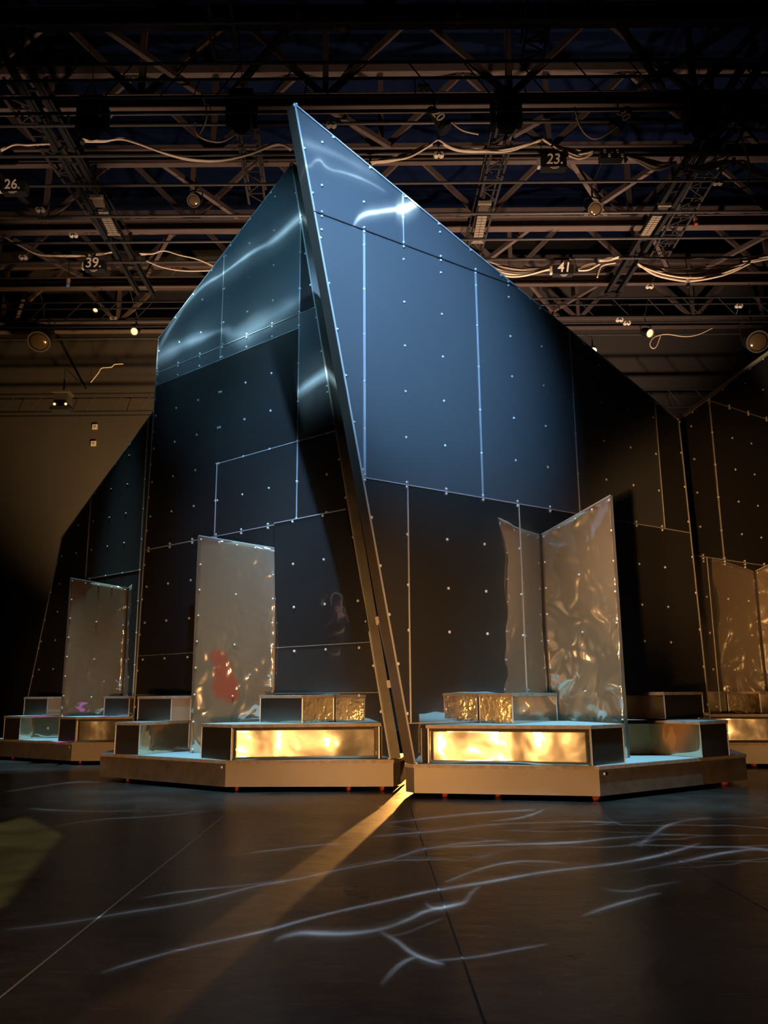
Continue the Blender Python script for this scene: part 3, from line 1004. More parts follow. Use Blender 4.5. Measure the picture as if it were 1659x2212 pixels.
def screen(label, A, Bp, z0, za_, zb2, wavy, group=None, nx=4, nz=8, film=None):
    """standing sheet: A free edge, Bp edge at the wall (plan points); za_/zb2 heights of its two top corners"""
    t = thing('mirror_screen', label, 'screen', (A.x, A.y, z0), group)
    d = (Bp - A).normalized()
    o2 = Vector((d.y, -d.x))
    if o2.y > 0:
        o2 = -o2
    o3 = Vector((o2.x, o2.y, 0))
    gx, gz = 24, 48
    vs, fs = [], []
    for jz in range(gz + 1):
        for jx in range(gx + 1):
            fx, fz = jx / gx, jz / gz
            p = A + (Bp - A) * fx
            w = wavy * (math.sin(3.1 * fx + 5.2 * fz + .6) * .5 + math.sin(7.0 * fz - 2.2 * fx) * .35 + math.sin(5.3 * fx - 9 * fz) * .2)
            vs.append((p.x + o2.x * w, p.y + o2.y * w, z0 + (za_ + (zb2 - za_) * fx - z0) * fz))
    for jz in range(gz):
        for jx in range(gx):
            k = jz * (gx + 1) + jx
            fs.append([k, k + 1, k + gx + 2, k + gx + 1])
    o = MB().add(vs, fs).build('sheet', film or M_LEAF, t, smooth=True)
    uvl = o.data.uv_layers.new(name='UVMap')
    for lp in o.data.loops:
        uvl.data[lp.index].uv = ((lp.vertex_index % (gx + 1)) / gx, (lp.vertex_index // (gx + 1)) / gz)
    md = o.modifiers.new('thickness', 'SOLIDIFY')
    md.thickness = 0.006
    md.offset = 0
    fr = MB()
    off = o3 * -0.012
    fr.beam(Vector((A.x, A.y, z0)) + off, Vector((A.x, A.y, za_)) + off, .03, .02)
    fr.beam(Vector((Bp.x, Bp.y, z0)) + off, Vector((Bp.x, Bp.y, zb2)) + off, .02, .02)
    fr.build('edge_frame', M_FRAME, t)
    tp = MB()
    tp.beam(Vector((A.x, A.y, za_ + .004)), Vector((Bp.x, Bp.y, zb2 + .004)), .022, .012)
    tp.build('top_trim', M_SILVER, t)
    bk = MB()
    bo = o3 * -0.03
    bk.prism([Vector((A.x, A.y, z0)) + bo, Vector((Bp.x, Bp.y, z0)) + bo, Vector((Bp.x, Bp.y, zb2 - .02)) + bo, Vector((A.x, A.y, za_ - .02)) + bo], -o3 * .012)
    bk.build('back_board', M_WOOD, t)
    rv = []
    for jz in range(nz + 1):
        for jx in range(nx + 1):
            if 0 < jx < nx and 0 < jz < nz and not (jx * 2 == nx and jz % 2 == 0):
                continue
            fx, fz = .03 + .94 * jx / nx, .015 + .97 * jz / nz
            p = A + (Bp - A) * fx
            zz = z0 + (za_ + (zb2 - za_) * fx - z0) * fz
            w = wavy * (math.sin(3.1 * fx + 5.2 * fz + .6) * .5 + math.sin(7.0 * fz - 2.2 * fx) * .35 + math.sin(5.3 * fx - 9 * fz) * .2)
            rv.append(Vector((p.x, p.y, zz)) + o3 * (w + .004))
    put_rivets(rv, o3, t, .015)
    return t

def wallpt(pl, px, py, back=0.0):
    s, z = pl.sz(px, py)
    p = pl.pt(s, 0, back)
    return xy(p)

def P(px, py, z): return xy(flo(px, py, z))
# --- left-hand wagon
w1, w2, w3, w4 = P(214, 1677, .06), P(486, 1700, .06), P(850, 1699, .06), P(865, 1694, .06)
polyL = [w1, w2, w3, w4, w4 + Vector((.10, .75)), wallpt(plL, 296, 1480, .55), wallpt(plL, 296, 1480, .0)]
def cast_pts(lst): return [tuple(P(x, y, 0.0)) for x, y in lst]
d12, d23 = (w2 - w1).normalized(), (w3 - w2).normalized()
if True: WL = wagon('wheeled bronze wagon with a scuffed black end, under the blue-topped mirror wall', polyL, [M_SKIRTD, M_SKIRT, M_SKIRTD, M_FELT],
           [(w2.x - .05, w2.y + .03, -.6, -.8)], [tuple(w1 + Vector((.45, -.16))), tuple(w2 + Vector((.12, .12))), tuple(w3 + Vector((-.55, .14))), tuple(w3 + Vector((-.14, .14)))])
leafLA = P(411, 1622, .40)
leafLB = wallpt(plL, 597, 1300, -.02)
leafL_za = zat(415, 1157, leafLA.to_3d())
leafL_zb = zat(599, 1185, leafLB.to_3d())
SL = screen('bronze mirror screen with a painted red reflection, standing before the dark mirror wall', leafLA, leafLB, ZB + .004, leafL_za, leafL_zb, .03, film=M_LEAFRED)
def below_wall(pl, px, back=-.015): return wallpt(pl, px, 1500, back)
a1, a2, a3 = P(434, 1638, ZB), P(499, 1643, ZB), P(819, 1639, ZB)
polyS1 = [a1, a2, a3, a3 + Vector((-.05, .25)), below_wall(plL, 740, -.03), below_wall(plL, 620, -.25), a1 + Vector((.25, .35))]
def fit_front(pl, poly, gap=.02):
    """keep plan points in front of the wall plane"""
    out = []
    for p in poly:
        d = (Vector((p.x, p.y, 0)) - pl.P).dot(pl.N)
        out.append(p - xy(pl.N) * (d + gap) if d > -gap else p)
    return out
polyS1 = fit_front(plL, polyS1)
BOWL = [(-.05, .75, .035, False), (.45, 1.0, -.006, True)]
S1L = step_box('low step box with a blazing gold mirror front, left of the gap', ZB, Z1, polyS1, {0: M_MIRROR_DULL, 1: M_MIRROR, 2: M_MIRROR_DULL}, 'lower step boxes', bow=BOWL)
def along(ref, dirv, px, py):
    """point on the plan line through ref that the sight line at px crosses"""
    r_ = ray(px, py)
    r_ = Vector((r_.x, r_.y))
    m_ = Matrix(((dirv.x, -r_.x), (dirv.y, -r_.y)))
    t_ = m_.inverted() @ (-ref)
    return ref + dirv * t_[0]
b3 = below_wall(plL, 723)
b2 = along(b3, -xy(NL), 653, 1530)
b1 = b2 + Vector((-.60, .50))
polyS2 = fit_front(plL, [b1, b2, b3, below_wall(plL, 640)])
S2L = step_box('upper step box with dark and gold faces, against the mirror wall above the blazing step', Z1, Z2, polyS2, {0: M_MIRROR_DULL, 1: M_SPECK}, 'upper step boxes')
c1, c2, c3 = P(247, 1629, ZB), P(299, 1631, ZB), P(407, 1621, ZB)
polyS3 = fit_front(plL, [c1, c2, c3, c3 + Vector((-.35, .45))])
S3L = step_box('low step box whose mirror face reflects pale blue deck, beside the screen with a painted red reflection', ZB, Z1, polyS3, {0: M_MIRROR_DULL, 1: M_MIRROR}, 'lower step boxes')
k = c3 - c2
e2 = P(368, 1554, Z1)
e1, e2, e3 = xy(aty(297, 1552, 12.35)), xy(aty(369, 1552, 12.15)), xy(aty(411, 1552, 12.35))
polyS4 = fit_front(plL, [e1, e2, e3, e3 + Vector((-.05, .35)), e1 + Vector((.1, .45))])
S4L = step_box('upper step box, half black half dull grey, between the bronze screen and the wall end', Z1, Z2, polyS4, {0: M_MIRROR_DULL, 1: M_SKIRT}, 'upper step boxes')

# --- right-hand wagon
v0, v1, v2, v3 = P(877, 1710, .06), P(895, 1713, .06), P(1297, 1720, .06), P(1615, 1684, .06)
polyR = [v1, v2, v3, wallpt(plR, 1528, 1485, 0), wallpt(plR, 1528, 1485, .55), v0 + Vector((.26, 1.3)), v0]
WR = wagon('wheeled bronze wagon under the peaked blue wall, carrying the widest glaring step', polyR, [M_SKIRT, M_SKIRTD, None, None, None, M_FELT, M_SKIRTD],
           [(v2.x + .06, v2.y + .02, .5, -.8)], [tuple(v1 + Vector((.35, .12))), tuple(v2 + Vector((-.02, .13))), tuple(v3 + Vector((-.32, -.06))), tuple(v1 + Vector((.95, .1)))])
leafRB = wallpt(plR, 1176, 1320, -.02)
leafRA = P(1357, 1637, ZB)
leafR_za = zat(1325, 1070, leafRA.to_3d())
leafR_zb = zat(1168, 1155, leafRB.to_3d())
SR = screen('rippled bronze mirror screen standing out from the peaked wall and mirrored in it', leafRA, leafRB, ZB + .004, leafR_za, leafR_zb, .035)
f1, f2, f3 = P(926, 1649, ZB), P(1280, 1655, ZB), P(1356, 1648, ZB)
polyT1 = fit_front(plR, [f1, f2, f3 + Vector((-.03, 0)), leafRA.lerp(leafRB, .72) + Vector((-.06, -.04)), below_wall(plR, 1090, -.03), below_wall(plR, 1000, -.03), f1 + Vector((0.04, .3))])
BOWR = [(.05, .75, .03, False), (0, .5, .008, True)]
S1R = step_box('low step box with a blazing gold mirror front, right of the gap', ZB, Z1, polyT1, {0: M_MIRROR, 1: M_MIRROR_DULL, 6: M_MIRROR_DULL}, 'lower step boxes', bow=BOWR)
g1 = below_wall(plR, 1033)
g3 = leafRA.lerp(leafRB, .86) + Vector((-.05, -.03))
g2 = along(g1, -xy(NR), 1107, 1530)
polyT2 = fit_front(plR, [g1, g2, g3, below_wall(plR, 1130)])
S2R = step_box('upper step box with speckled gold face, against the peaked wall beside the rippled screen', Z1, Z2, polyT2, {0: M_SPECK, 1: M_MIRROR_DULL}, 'upper step boxes')
h2, h3 = P(1517, 1637, ZB), P(1576, 1632, ZB)
h1 = P(1359, 1626, ZB)
polyT3 = fit_front(plR, [h1, h2, h3, h3 + Vector((-.05, .5)), leafRA.lerp(leafRB, .5) + Vector((.1, .1))])
S3R = step_box('low step box reflecting amber plywood, beyond the rippled screen', ZB, Z1, polyT3, {0: M_MIRROR, 1: M_MIRROR_DULL}, 'lower step boxes')
j1, j2, j3 = xy(aty(1438, 1553, 11.35)) + Vector((-.34, .62)), xy(aty(1438, 1553, 11.35)), xy(aty(1521, 1553, 11.9))
polyT4 = fit_front(plR, [j1, j2, j3, j3 + Vector((-.1, .3)), leafRA.lerp(leafRB, .8) + Vector((.1, .05))])
S4R = step_box('upper step box, half amber half black, between the rippled screen and the peaked wall end', Z1, Z2, polyT4, {0: M_MIRROR, 1: M_MIRROR_DULL}, 'upper step boxes')

# --- the two wagons behind repeat them
dup(WL, TL, 'dark wheeled wagon set back under the far-left sheet wall')
far = dup(SL, TL, 'greyish mirror screen without any red reflection on the set-back far-left wagon')
for ch in far.children:                        # this one has no painted reflection
    if ch.name.startswith('sheet'):
        ch.data = ch.data.copy()
        ch.data.materials[0] = M_LEAF
dup(S1L, TL, 'low gold-fronted step box on the set-back far-left wagon')
dup(S2L, TL, 'upper black step box in front of the grey far-left screen')
dup(S3L, TL, 'low step box on the far-left wagon with pink tape at its foot')
dup(S4L, TL, 'upper black step box at the outer end of the far-left wagon')
dup(WR, TR, 'bronze wagon set back at the far right, cut by the picture edge')
dup(SR, TR, 'bronze mirror screen streaked with amber, set back at the far right')
dup(S1R, TR, 'low blazing step box on the set-back far-right wagon')
dup(S2R, TR, 'upper gold-faced step box under the amber-streaked far-right screen')

# ------------------------------------------------------------------ the roof: girders, battens, trusses
SUPPORTS = []                                  # (Y, z) of everything long enough to hang things on
def hang(t, p, r=.008):
    """short strap from p to the nearest pipe, chord or girder"""
    p = Vector(p)
    Y, z = min(SUPPORTS, key=lambda q: (q[0] - p.y) ** 2 + (q[1] - p.z) ** 2 + (100 if q[1] < p.z - .3 else 0))
    MB().tube([p, Vector((p.x, Y, z))], r, 5).build('suspension_strap', M_BLACKP, t)

def zy(py, z): return flo(830, py, z).y
ZG = 13.5
girder_names = [('rusty roof girder overhead, highest in the picture', 52), ('rusty roof girder crossing just above the tip of the peaked wall', 236),
                ('rusty roof girder behind the upper swags of cream cable', 350), ('rusty roof girder crossing behind the tan grille lights', 497),
                ('bright rusty roof girder just under the lower swags of cream cable', 618), ('rearmost rusty roof girder, behind the black lattice truss', 712)]
for gi, (lab, py) in enumerate(girder_names):
    Y = zy(py, ZG)
    t = thing('roof_girder', lab, 'roof beam', (0, Y, ZG), 'rusty roof girders')
    t['kind'] = 'thing'
    SUPPORTS.append((Y, ZG - .005))
    MB().ibeam((-15.98, Y, ZG + .16), (15.98, Y, ZG + .16), .26, .34).build('bottom_chord', M_RUST, t)
    MB().beam((-15.98, Y, ZG + 2.5), (15.98, Y, ZG + 2.5), .22, .2).build('top_chord', M_RUST, t)
    n = 8
    for k in range(-n, n):
        x0 = k * 2.0 + (gi % 2) * .8
        if x0 + 2 > 15.8 or x0 < -15.8:
            continue
        up = (k + gi) % 2 == 0
        a, b = (x0, Y, ZG + .3), (x0 + 2.0, Y, ZG + 2.45)
        if not up:
            a, b = (x0, Y, ZG + 2.45), (x0 + 2.0, Y, ZG + .3)
        MB().beam(a, b, .1, .13).build('brace', M_RUST, t)
        if up:
            MB().beam((x0, Y, ZG + .3), (x0, Y, ZG + 2.45), .12, .14).build('post', M_RUST, t)
# slanting bracing rods between neighbouring girders, in the roof plane
Ys = [zy(p, ZG) for _, p in girder_names]
for gi in range(len(Ys) - 1):
    for k, xx in enumerate((-11.0, -5.6, -1.5, 4.4, 7.2, 11.5)):
        t = MB().beam((xx, Ys[gi] + .1, ZG + .36), (xx + (1.7 if (k + gi) % 2 else -1.7), Ys[gi + 1] - .1, ZG + .36), .11, .13).build('roof_brace', M_RUST)
        tag(t, 'rusty slanting brace between two roof girders', 'roof brace', 'slanting braces between the roof girders', 'thing')

ZP = 12.75
for lab, py, x0, x1 in (('steel batten pipe above the tip of the peaked wall', 266, -14, 14), ('batten pipe carrying the upper cream cable swags', 332, -14, 14),
                        ('batten pipe level with the box numbered 26', 396, -14, 14), ('batten pipe with clear round lamp hung on it, above the tan grille lights', 463, -15, 15),
                        ('batten pipe crossing at the feet of the tan grille lights', 519, -15, 15), ('dark batten pipe carrying the boxes numbered 39 and 41', 562, -15, 15),
                        ('dark batten pipe below the tall wall top at the far back', 727, -15, 15), ('top batten pipe near the upper picture edge', 46, -12, 12)):
    Y = zy(py, ZP)
    t = MB().tube([(x0, Y, ZP), (x1, Y, ZP)], .035, 8).build('batten_pipe', M_PIPE)
    tag(t, lab, 'pipe', 'batten pipes under the roof')
    SUPPORTS.append((Y, ZP))

def lattice(lab, Y, z0, z1, x0, x1, step, m, depth=.42):
    t = thing('lattice_truss', lab, 'lighting truss', ((x0 + x1) / 2, Y, z0), 'black lattice trusses')
    t['kind'] = 'thing'
    for yy in (Y, Y + depth):
        MB().tube([(x0, yy, z0), (x1, yy, z0)], .03, 8).build('chord', m, t)
        MB().tube([(x0, yy, z1), (x1, yy, z1)], .03, 8).build('chord', m, t)
    k = 0
    x = step * .5
    while x < x1:
        for sg in (-1, 1):
            if x0 + step < sg * x < x1 - step:
                MB().tube([(sg * x, Y, z1), (sg * (x + step * .48), Y, z0)], .013, 6).build('lacing', M_PIPE, t)
        x += step
    for k in range(int((x1 - x0) / (step * 2))):
        xx = x0 + k * step * 2 + .3
        MB().tube([(xx, Y, z0), (xx, Y + depth, z1)], .012, 6).build('cross_lacing', m, t)
    SUPPORTS.append((Y, z0)); SUPPORTS.append((Y + depth, z0))
    return t
Y1 = 13.4
lattice('black lattice truss spanning above the tip of the peaked wall', Y1, aty(830, 206, Y1).z, aty(830, 134, Y1).z, -15.98, 15.98, 1.02, M_BLACKP)
Y2 = 23.0
lattice('black lattice truss hung low at the back, level with the two lit spotlights', Y2, aty(830, 688, Y2).z, aty(830, 648, Y2).z, -15.98, 15.98, 1.05, M_BLACKP)
Y3 = 26.3
lattice('dim lattice truss against the brown back wall', Y3, aty(830, 884, Y3).z, aty(830, 846, Y3).z, -15.98, 15.98, 0.9, M_BLACKP)

# runway rails running to the back, with black tower trusses above them
def rail(lab, pairs, zr_):
    t = None
    for i, (p, q) in enumerate(pairs):
        a, b = flo(*p, zr_), flo(*q, zr_)
        d = (b - a)
        a2 = a - d * .25
        if t is None:
            t = thing('runway_rail', lab, 'overhead rail', ((a.x + b.x) / 2, (a.y + b.y) / 2, zr_))
        MB().ibeam(a2, b, .10, .16, .02).build('rail_beam', M_BLACKP, t)
    (p, q), (p2, q2) = pairs[:2]
    a, b, c, d = flo(*p, zr_), flo(*q, zr_), flo(*p2, zr_), flo(*q2, zr_)
    for k in range(12):
        f = k / 11
        MB().beam(a.lerp(b, f) + Vector((0, 0, .1)), c.lerp(d, f) + Vector((0, 0, .1)), .05, .05).build('cross_tie', M_BLACKP, t)
    for Yg in Ys:                              # hung from every girder it passes under
        for e, g in ((a, b), (c, d)):
            f = (Yg - e.y) / (g.y - e.y)
            if -.25 < f < 1:
                m_ = e.lerp(g, f)
                MB().beam(m_ + Vector((0, 0, .07)), Vector((m_.x, m_.y, ZG - .012)), .05, .05).build('hanger', M_BLACKP, t)
    return t
rail('black runway rail close to the box numbered 26', [((56, 203), (301, 636)), ((94, 203), (332, 638))], 12.9)
rail('black runway rail beyond the box numbered 23, crossing the thick cables', [((1540, 250), (1308, 637)), ((1584, 235), (1332, 637))], 12.9)
def tower(lab, p, q, w, z_):
    a, b = flo(*p, z_), flo(*q, z_)
    t = thing('ladder_truss', lab, 'lighting truss', ((a.x + b.x) / 2, (a.y + b.y) / 2, z_))
    o = Vector((w, 0, 0))
    for e in (-o / 2, o / 2):
        MB().beam(a + e, b + e, .05, .05).build('chord', M_PIPE, t)
        MB().beam(a + e + Vector((0, 0, .4)), b + e + Vector((0, 0, .4)), .05, .05).build('chord', M_PIPE, t)
    n = max(4, int((b - a).length / .4))
    for k in range(n):
        f0, f1 = k / n, (k + 1) / n
        MB().beam(a.lerp(b, f0) + o / 2 * (1 if k % 2 else -1), a.lerp(b, f1) + o / 2 * (-1 if k % 2 else 1), .025, .025).build('lacing', M_PIPE, t)
        MB().beam(a.lerp(b, f0) - o / 2, a.lerp(b, f0) + o / 2, .025, .025).build('rung', M_PIPE, t)
    return t
tower('ladder truss running to the back beside the rail near the box numbered 23', (1600, 250), (1420, 560), .5, 13.02)
tower('ladder truss running to the back outside the rail near the box numbered 26', (30, 205), (250, 520), .5, 13.02)
tower('ladder truss above the cable swag between the two walls of the prow', (528, 262), (556, 440), .4, 13.02)
tower('ladder truss behind the peaked wall, next to its grille light', (1098, 262), (1020, 560), .4, 13.02)
tower('short ladder truss high up, towards the upper picture edge', (1166, 44), (1148, 132), .4, 13.02)
tower('short ladder truss high above the mirror wall side', (470, 40), (488, 134), .4, 13.02)

def grille(lab, quads, zr_):
    t = None
    for c0, c1, w in quads:
        a, b = flo(*c0, zr_), flo(*c1, zr_)
        if t is None:
            t = thing('grille_light', lab, 'overhead light', tuple(a), 'tan grille lights on the roof rails')
        d = (b - a).normalized()
        s = Vector((d.y, -d.x, 0)).normalized()
        pa = MB()
        pa.prism([a - s * w / 2, a + s * w / 2, b + s * w / 2, b - s * w / 2], (0, 0, .06))
        g = pa.build('grille_panel', M_GRID, t)
        sl = MB()
        n = 10
        for k in range(n + 1):
            p = a.lerp(b, k / n)
            sl.beam(p - s * w / 2 - Vector((0, 0, .006)), p + s * w / 2 - Vector((0, 0, .006)), .012, .012)
        sl.beam(a - Vector((0, 0, .006)), b - Vector((0, 0, .006)), .012, .012)
        sl.build('slats', M_FRAME, g)
    (c0, c1, w) = quads[0]
    for e in (quads[0][0], quads[-1][1]):
        MB().box(flo(*e, zr_) + Vector((0, 0, .03)), w * 1.35, .07, .08).build('end_bracket', M_GRID, t)
    return t
grille('tan grille light on the rail between the boxes numbered 26 and 39', [((208, 428), (216, 447), .24), ((222, 457), (246, 507), .24)], 12.8)
grille('tan grille light on the rail right of the round clear lamp', [((1436, 445), (1428, 459), .24), ((1421, 466), (1392, 512), .24)], 12.8)
grille('tan grille light close behind the slope of the peaked wall', [((1047, 441), (1043, 457), .24), ((1042, 466), (1031, 524), .24)], 12.8)

def smooth_path(pts, n=6):
    P_ = [Vector(p) for p in pts]
    out = []
    for i in range(len(P_) - 1):
        p0, p1, p2, p3 = P_[max(i - 1, 0)], P_[i], P_[i + 1], P_[min(i + 2, len(P_) - 1)]
        for k in range(n):
            t = k / n
            out.append(.5 * ((2 * p1) + (p2 - p0) * t + (2 * p0 - 5 * p1 + 4 * p2 - p3) * t * t + (3 * p1 - p0 - 3 * p2 + p3) * t ** 3))
    out.append(P_[-1])
    return out
def bundle(lab, px, Y, n, r=.022, spread=.09, name='cable_bundle'):
    base_pts = [aty(x, y, Y) for x, y in px]
    if n == 1:
        o = MB().tube(smooth_path(base_pts), r, 6).build('cable', M_CABLE, smooth=True)
        tag(o, lab, 'cable')
        hang(o, base_pts[0])
        return o
    t = thing(name, lab, 'cables', tuple(base_pts[0]), 'cream cable bundles under the roof')
    m = len(base_pts)
    for k in range(n):
        f = (k + .5) / n - .5
        pts = []
        for i, p in enumerate(base_pts):
            mid = math.sin(math.pi * i / (m - 1))
            pts.append(p + Vector((0, random.uniform(-.05, .05) + f * .1, f * spread * (.35 + 1.6 * mid) + random.uniform(-.01, .01))))
        MB().tube(smooth_path(pts), r * 1.2, 6).build('cable', M_CABLE, t, smooth=True)
    mid = base_pts[0]
    MB().box(mid, .05, .12, .16).build('cable_tie', M_BLACKP, t)
    hang(t, mid)
    return t
YC1, YC2 = zy(332, ZP) - .15, zy(562, ZP) - .15
bundle('thin cream cable bundle swagging up to the tip of the peaked wall', [(180, 302), (225, 303), (262, 300), (300, 312), (360, 333), (420, 345), (480, 346), (540, 335), (598, 312), (628, 322)], YC1, 3, .02, .06)
bundle('short cream cable bundle left of the upper rail, near the box numbered 26', [(0, 326), (30, 312), (60, 312), (95, 310), (115, 312)], YC1, 2, .018, .05)
bundle('cream cable bundle rising from behind the peaked wall slope', [(800, 352), (835, 347), (880, 338), (920, 318), (945, 306)], YC1, 5, .02, .1)
bundle('cream cable bundle hanging between two ties above the box numbered 23', [(947, 306), (985, 322), (1040, 326), (1100, 322), (1168, 304)], YC1, 5, .02, .1)
bundle('cream cable bundle drooping just above the number 23', [(1170, 303), (1200, 317), (1240, 331), (1262, 334), (1280, 328)], YC1, 5, .02, .14)
bundle('thick cream cable bundle from the socket box to the rail', [(1352, 341), (1380, 347), (1410, 355), (1440, 356), (1458, 352)], YC1, 6, .022, .16)
bundle('thick cream cable bundle crossing the rail on its way to the hall side', [(1475, 358), (1505, 366), (1530, 362), (1560, 352), (1582, 350)], YC1, 6, .022, .12)
bundle('thick cream cable bundle fanning out to the picture edge', [(1585, 350), (1610, 360), (1640, 374), (1690, 392)], YC1, 6, .022, .2)
bundle('slack cream cable drooping above the box numbered 39', [(10, 512), (50, 535), (90, 551), (150, 553), (200, 551), (245, 545)], YC2, 2, .018, .05)
bundle('cream cable pair running from the rail to the mirror wall slope', [(303, 550), (330, 548), (355, 542), (390, 552), (430, 562), (475, 582)], YC2, 2, .018, .05)
bundle('single slack cream cable under that pair, touching the mirror wall slope', [(316, 563), (350, 577), (400, 585), (460, 584)], YC2, 1, .022)
bundle('cream cable bundle between the peaked wall slope and the box numbered 41', [(1030, 560), (1055, 574), (1090, 584), (1130, 588), (1186, 582)], YC2, 6, .024, .2)
bundle('cream cable bundle between the box numbered 41 and the rail', [(1246, 584), (1270, 577), (1295, 570)], YC2, 4, .022, .12)
bundle('short cream cable tail passing over the rail', [(1288, 564), (1315, 560), (1336, 556)], YC2, 3, .022, .06)
bundle('widest cream cable swag, below the row of grille lights', [(1375, 570), (1410, 583), (1450, 590), (1490, 592), (1540, 588), (1580, 579), (1618, 568)], YC2, 7, .024, .24)
bundle('cream cable bundle leaving the picture beside the widest swag', [(1602, 566), (1630, 560), (1690, 550)], YC2, 5, .022, .1)
for lab, px, Y in (('cream cable hook dangling above the mirror wall side swag', [(420, 262), (425, 288), (445, 302), (480, 306), (512, 288)], YC1 - 1.2),
                   ('short cream cable end beside the dangling hook', [(437, 205), (446, 240), (443, 265), (432, 290)], YC1 - 1.2),
                   ('cream cable loop hanging under the lamp numbered 30', [(1242, 232), (1250, 265), (1265, 290), (1285, 300), (1310, 290), (1335, 272)], YC1 - 1.2),
                   ('cream cable trailing behind the lamp numbered 20', [(975, 264), (1000, 282), (1034, 290)], YC1 - 1.2),
                   ('cream cable dropping through the thick bundle at the hall side', [(1592, 242), (1595, 275), (1612, 330), (1620, 370), (1610, 405), (1586, 404)], YC1 - .5),
                   ('cream cable curl hanging under the thick bundle', [(1575, 358), (1558, 372), (1557, 390), (1578, 400)], YC1 - .2),
                   ('cream cable with a hanging loop beside the lit spotlight', [(1428, 722), (1418, 748), (1409, 752), (1404, 742), (1414, 728), (1440, 722), (1480, 727), (1510, 722), (1540, 708)], 25.3),
                   ('loose cable zigzagging down the brown back wall', [(196, 826), (212, 806), (220, 795), (240, 793), (248, 787), (266, 786)], 26.0),
                   ('cream cable sagging at the low truss on the rail end', [(1290, 600), (1300, 575), (1330, 568)], YC2)):
    bundle(lab, px, Y, 1, .02)

# ------------------------------------------------------------------ boxes with numbers, sockets, lamps, clamps
def text(body, loc, size, material, parent, rot=0.0, ext=.004):
    cu = bpy.data.curves.new('number_marking', 'FONT')
    cu.body = body
    cu.size = size
    cu.extrude = ext
    cu.offset = size * .012
    cu.shear = .12
    cu.align_x = 'CENTER'
    cu.align_y = 'CENTER'
    tmp = bpy.data.objects.new('tmp_text', cu)
    COL.objects.link(tmp)
    bpy.context.view_layer.update()
    me = bpy.data.meshes.new_from_object(tmp.evaluated_get(bpy.context.evaluated_depsgraph_get()))
    bpy.data.objects.remove(tmp)
    bpy.data.curves.remove(cu)
    me.materials.clear()
    me.materials.append(material)
    o = bpy.data.objects.new('number_marking', me)
    COL.objects.link(o)
    o.parent = parent
    o.location = Vector(loc) - Vector(parent['_o'])
    o.rotation_euler = (math.pi / 2 + .3, rot, 0)
    return o
def number_box(body, px, py, Y, w=.55, h=.26, sz=.3):
    c = aty(px, py, Y)
    t = thing('cable_box', 'black cable box hung on a batten, painted with the number ' + body.strip('.'), 'cable box', tuple(c), 'numbered black cable boxes')
    MB().box(c + Vector((0, .12, 0)), w, .22, h).build('case', M_BLACKP, t)
    MB().box(c + Vector((-w / 2 - .04, .1, 0)), .06, .12, h * .7).build('end_plug', M_PALE, t)
    MB().box(c + Vector((0, .14, h / 2 + .09)), .05, .05, .2).build('hanger_clamp', M_BLACKP, t)
    hang(t, c + Vector((0, .14, h / 2 + .15)))
    text(body, c + Vector((0, -.012 - sz * .17, 0.0)), sz, M_WHITEP, t)
    sc_ = MB()
    sc_.beam(c + Vector((-.09, -.004, -sz * .50)), c + Vector((.10, -.004, -sz * .47)), .012, .02)
    sc_.beam(c + Vector((-.05, -.004, -sz * .58)), c + Vector((.06, -.004, -sz * .56)), .012, .016)
    sc_.build('underline_marking', M_WHITEP, t)
    return t
number_box('26.', 28, 402, YC1 + 1.0)
number_box('23.', 1197, 348, YC1 - .1)
number_box('39.', 203, 571, YC2 - .1, sz=.36)
number_box('41', 1217, 581, YC2 - .1, sz=.36)
def number_lamp(body, px, py, Y, rot):
    c = aty(px, py, Y)
    t = thing('hanging_lamp', 'dark hanging lamp tilted sideways, painted with the number ' + body, 'lamp', tuple(c), 'numbered hanging lamps')
    ax = Vector((math.sin(rot), .0, -math.cos(rot)))
    MB().lathe(c + Vector((0, .16, 0)) - ax * .3, ax, [(.08, 0), (.13, .08), (.13, .5), (.15, .52), (.15, .6)], 16).build('lamp_body', M_BLACKP, t, smooth=False)
    MB().tube([c + Vector((-.06, .16, .3)), c + Vector((-.05, .16, .5)), c + Vector((0.02, .16, .62))], .02).build('yoke', M_BLACKP, t)
    hang(t, c + Vector((0.02, .16, .6)))
    text(body, c + Vector((0, .02, 0)), .26, M_WHITEP, t, rot=.9)
    return t
number_lamp('20', 946, 247, YC1 - 1.0, .6)
number_lamp('30', 1347, 247, YC1 - 1.0, -.6)
c = aty(1322, 336, YC1)
t = thing('socket_box', 'black socket box with three pale round outlets on the batten', 'socket box', tuple(c))
MB().box(c + Vector((0, .1, 0)), .5, .2, .12).build('case', M_BLACKP, t)
hang(t, c + Vector((0, .12, 0)))
for k in (-1, 0, 1):
    MB().lathe(c + Vector((k * .14, .05, .06)), (0, 0, 1), [(.05, 0), (.055, .03), (.035, .05), (.05, .09)], 12).build('outlet', M_PALE, t)
MB().box(c + Vector((-.06, -.01, .0)), .05, .03, .07).build('plug', M_PALE, t)
MB().box(c + Vector((.22, -.01, .0)), .05, .03, .07).build('plug', M_PALE, t)

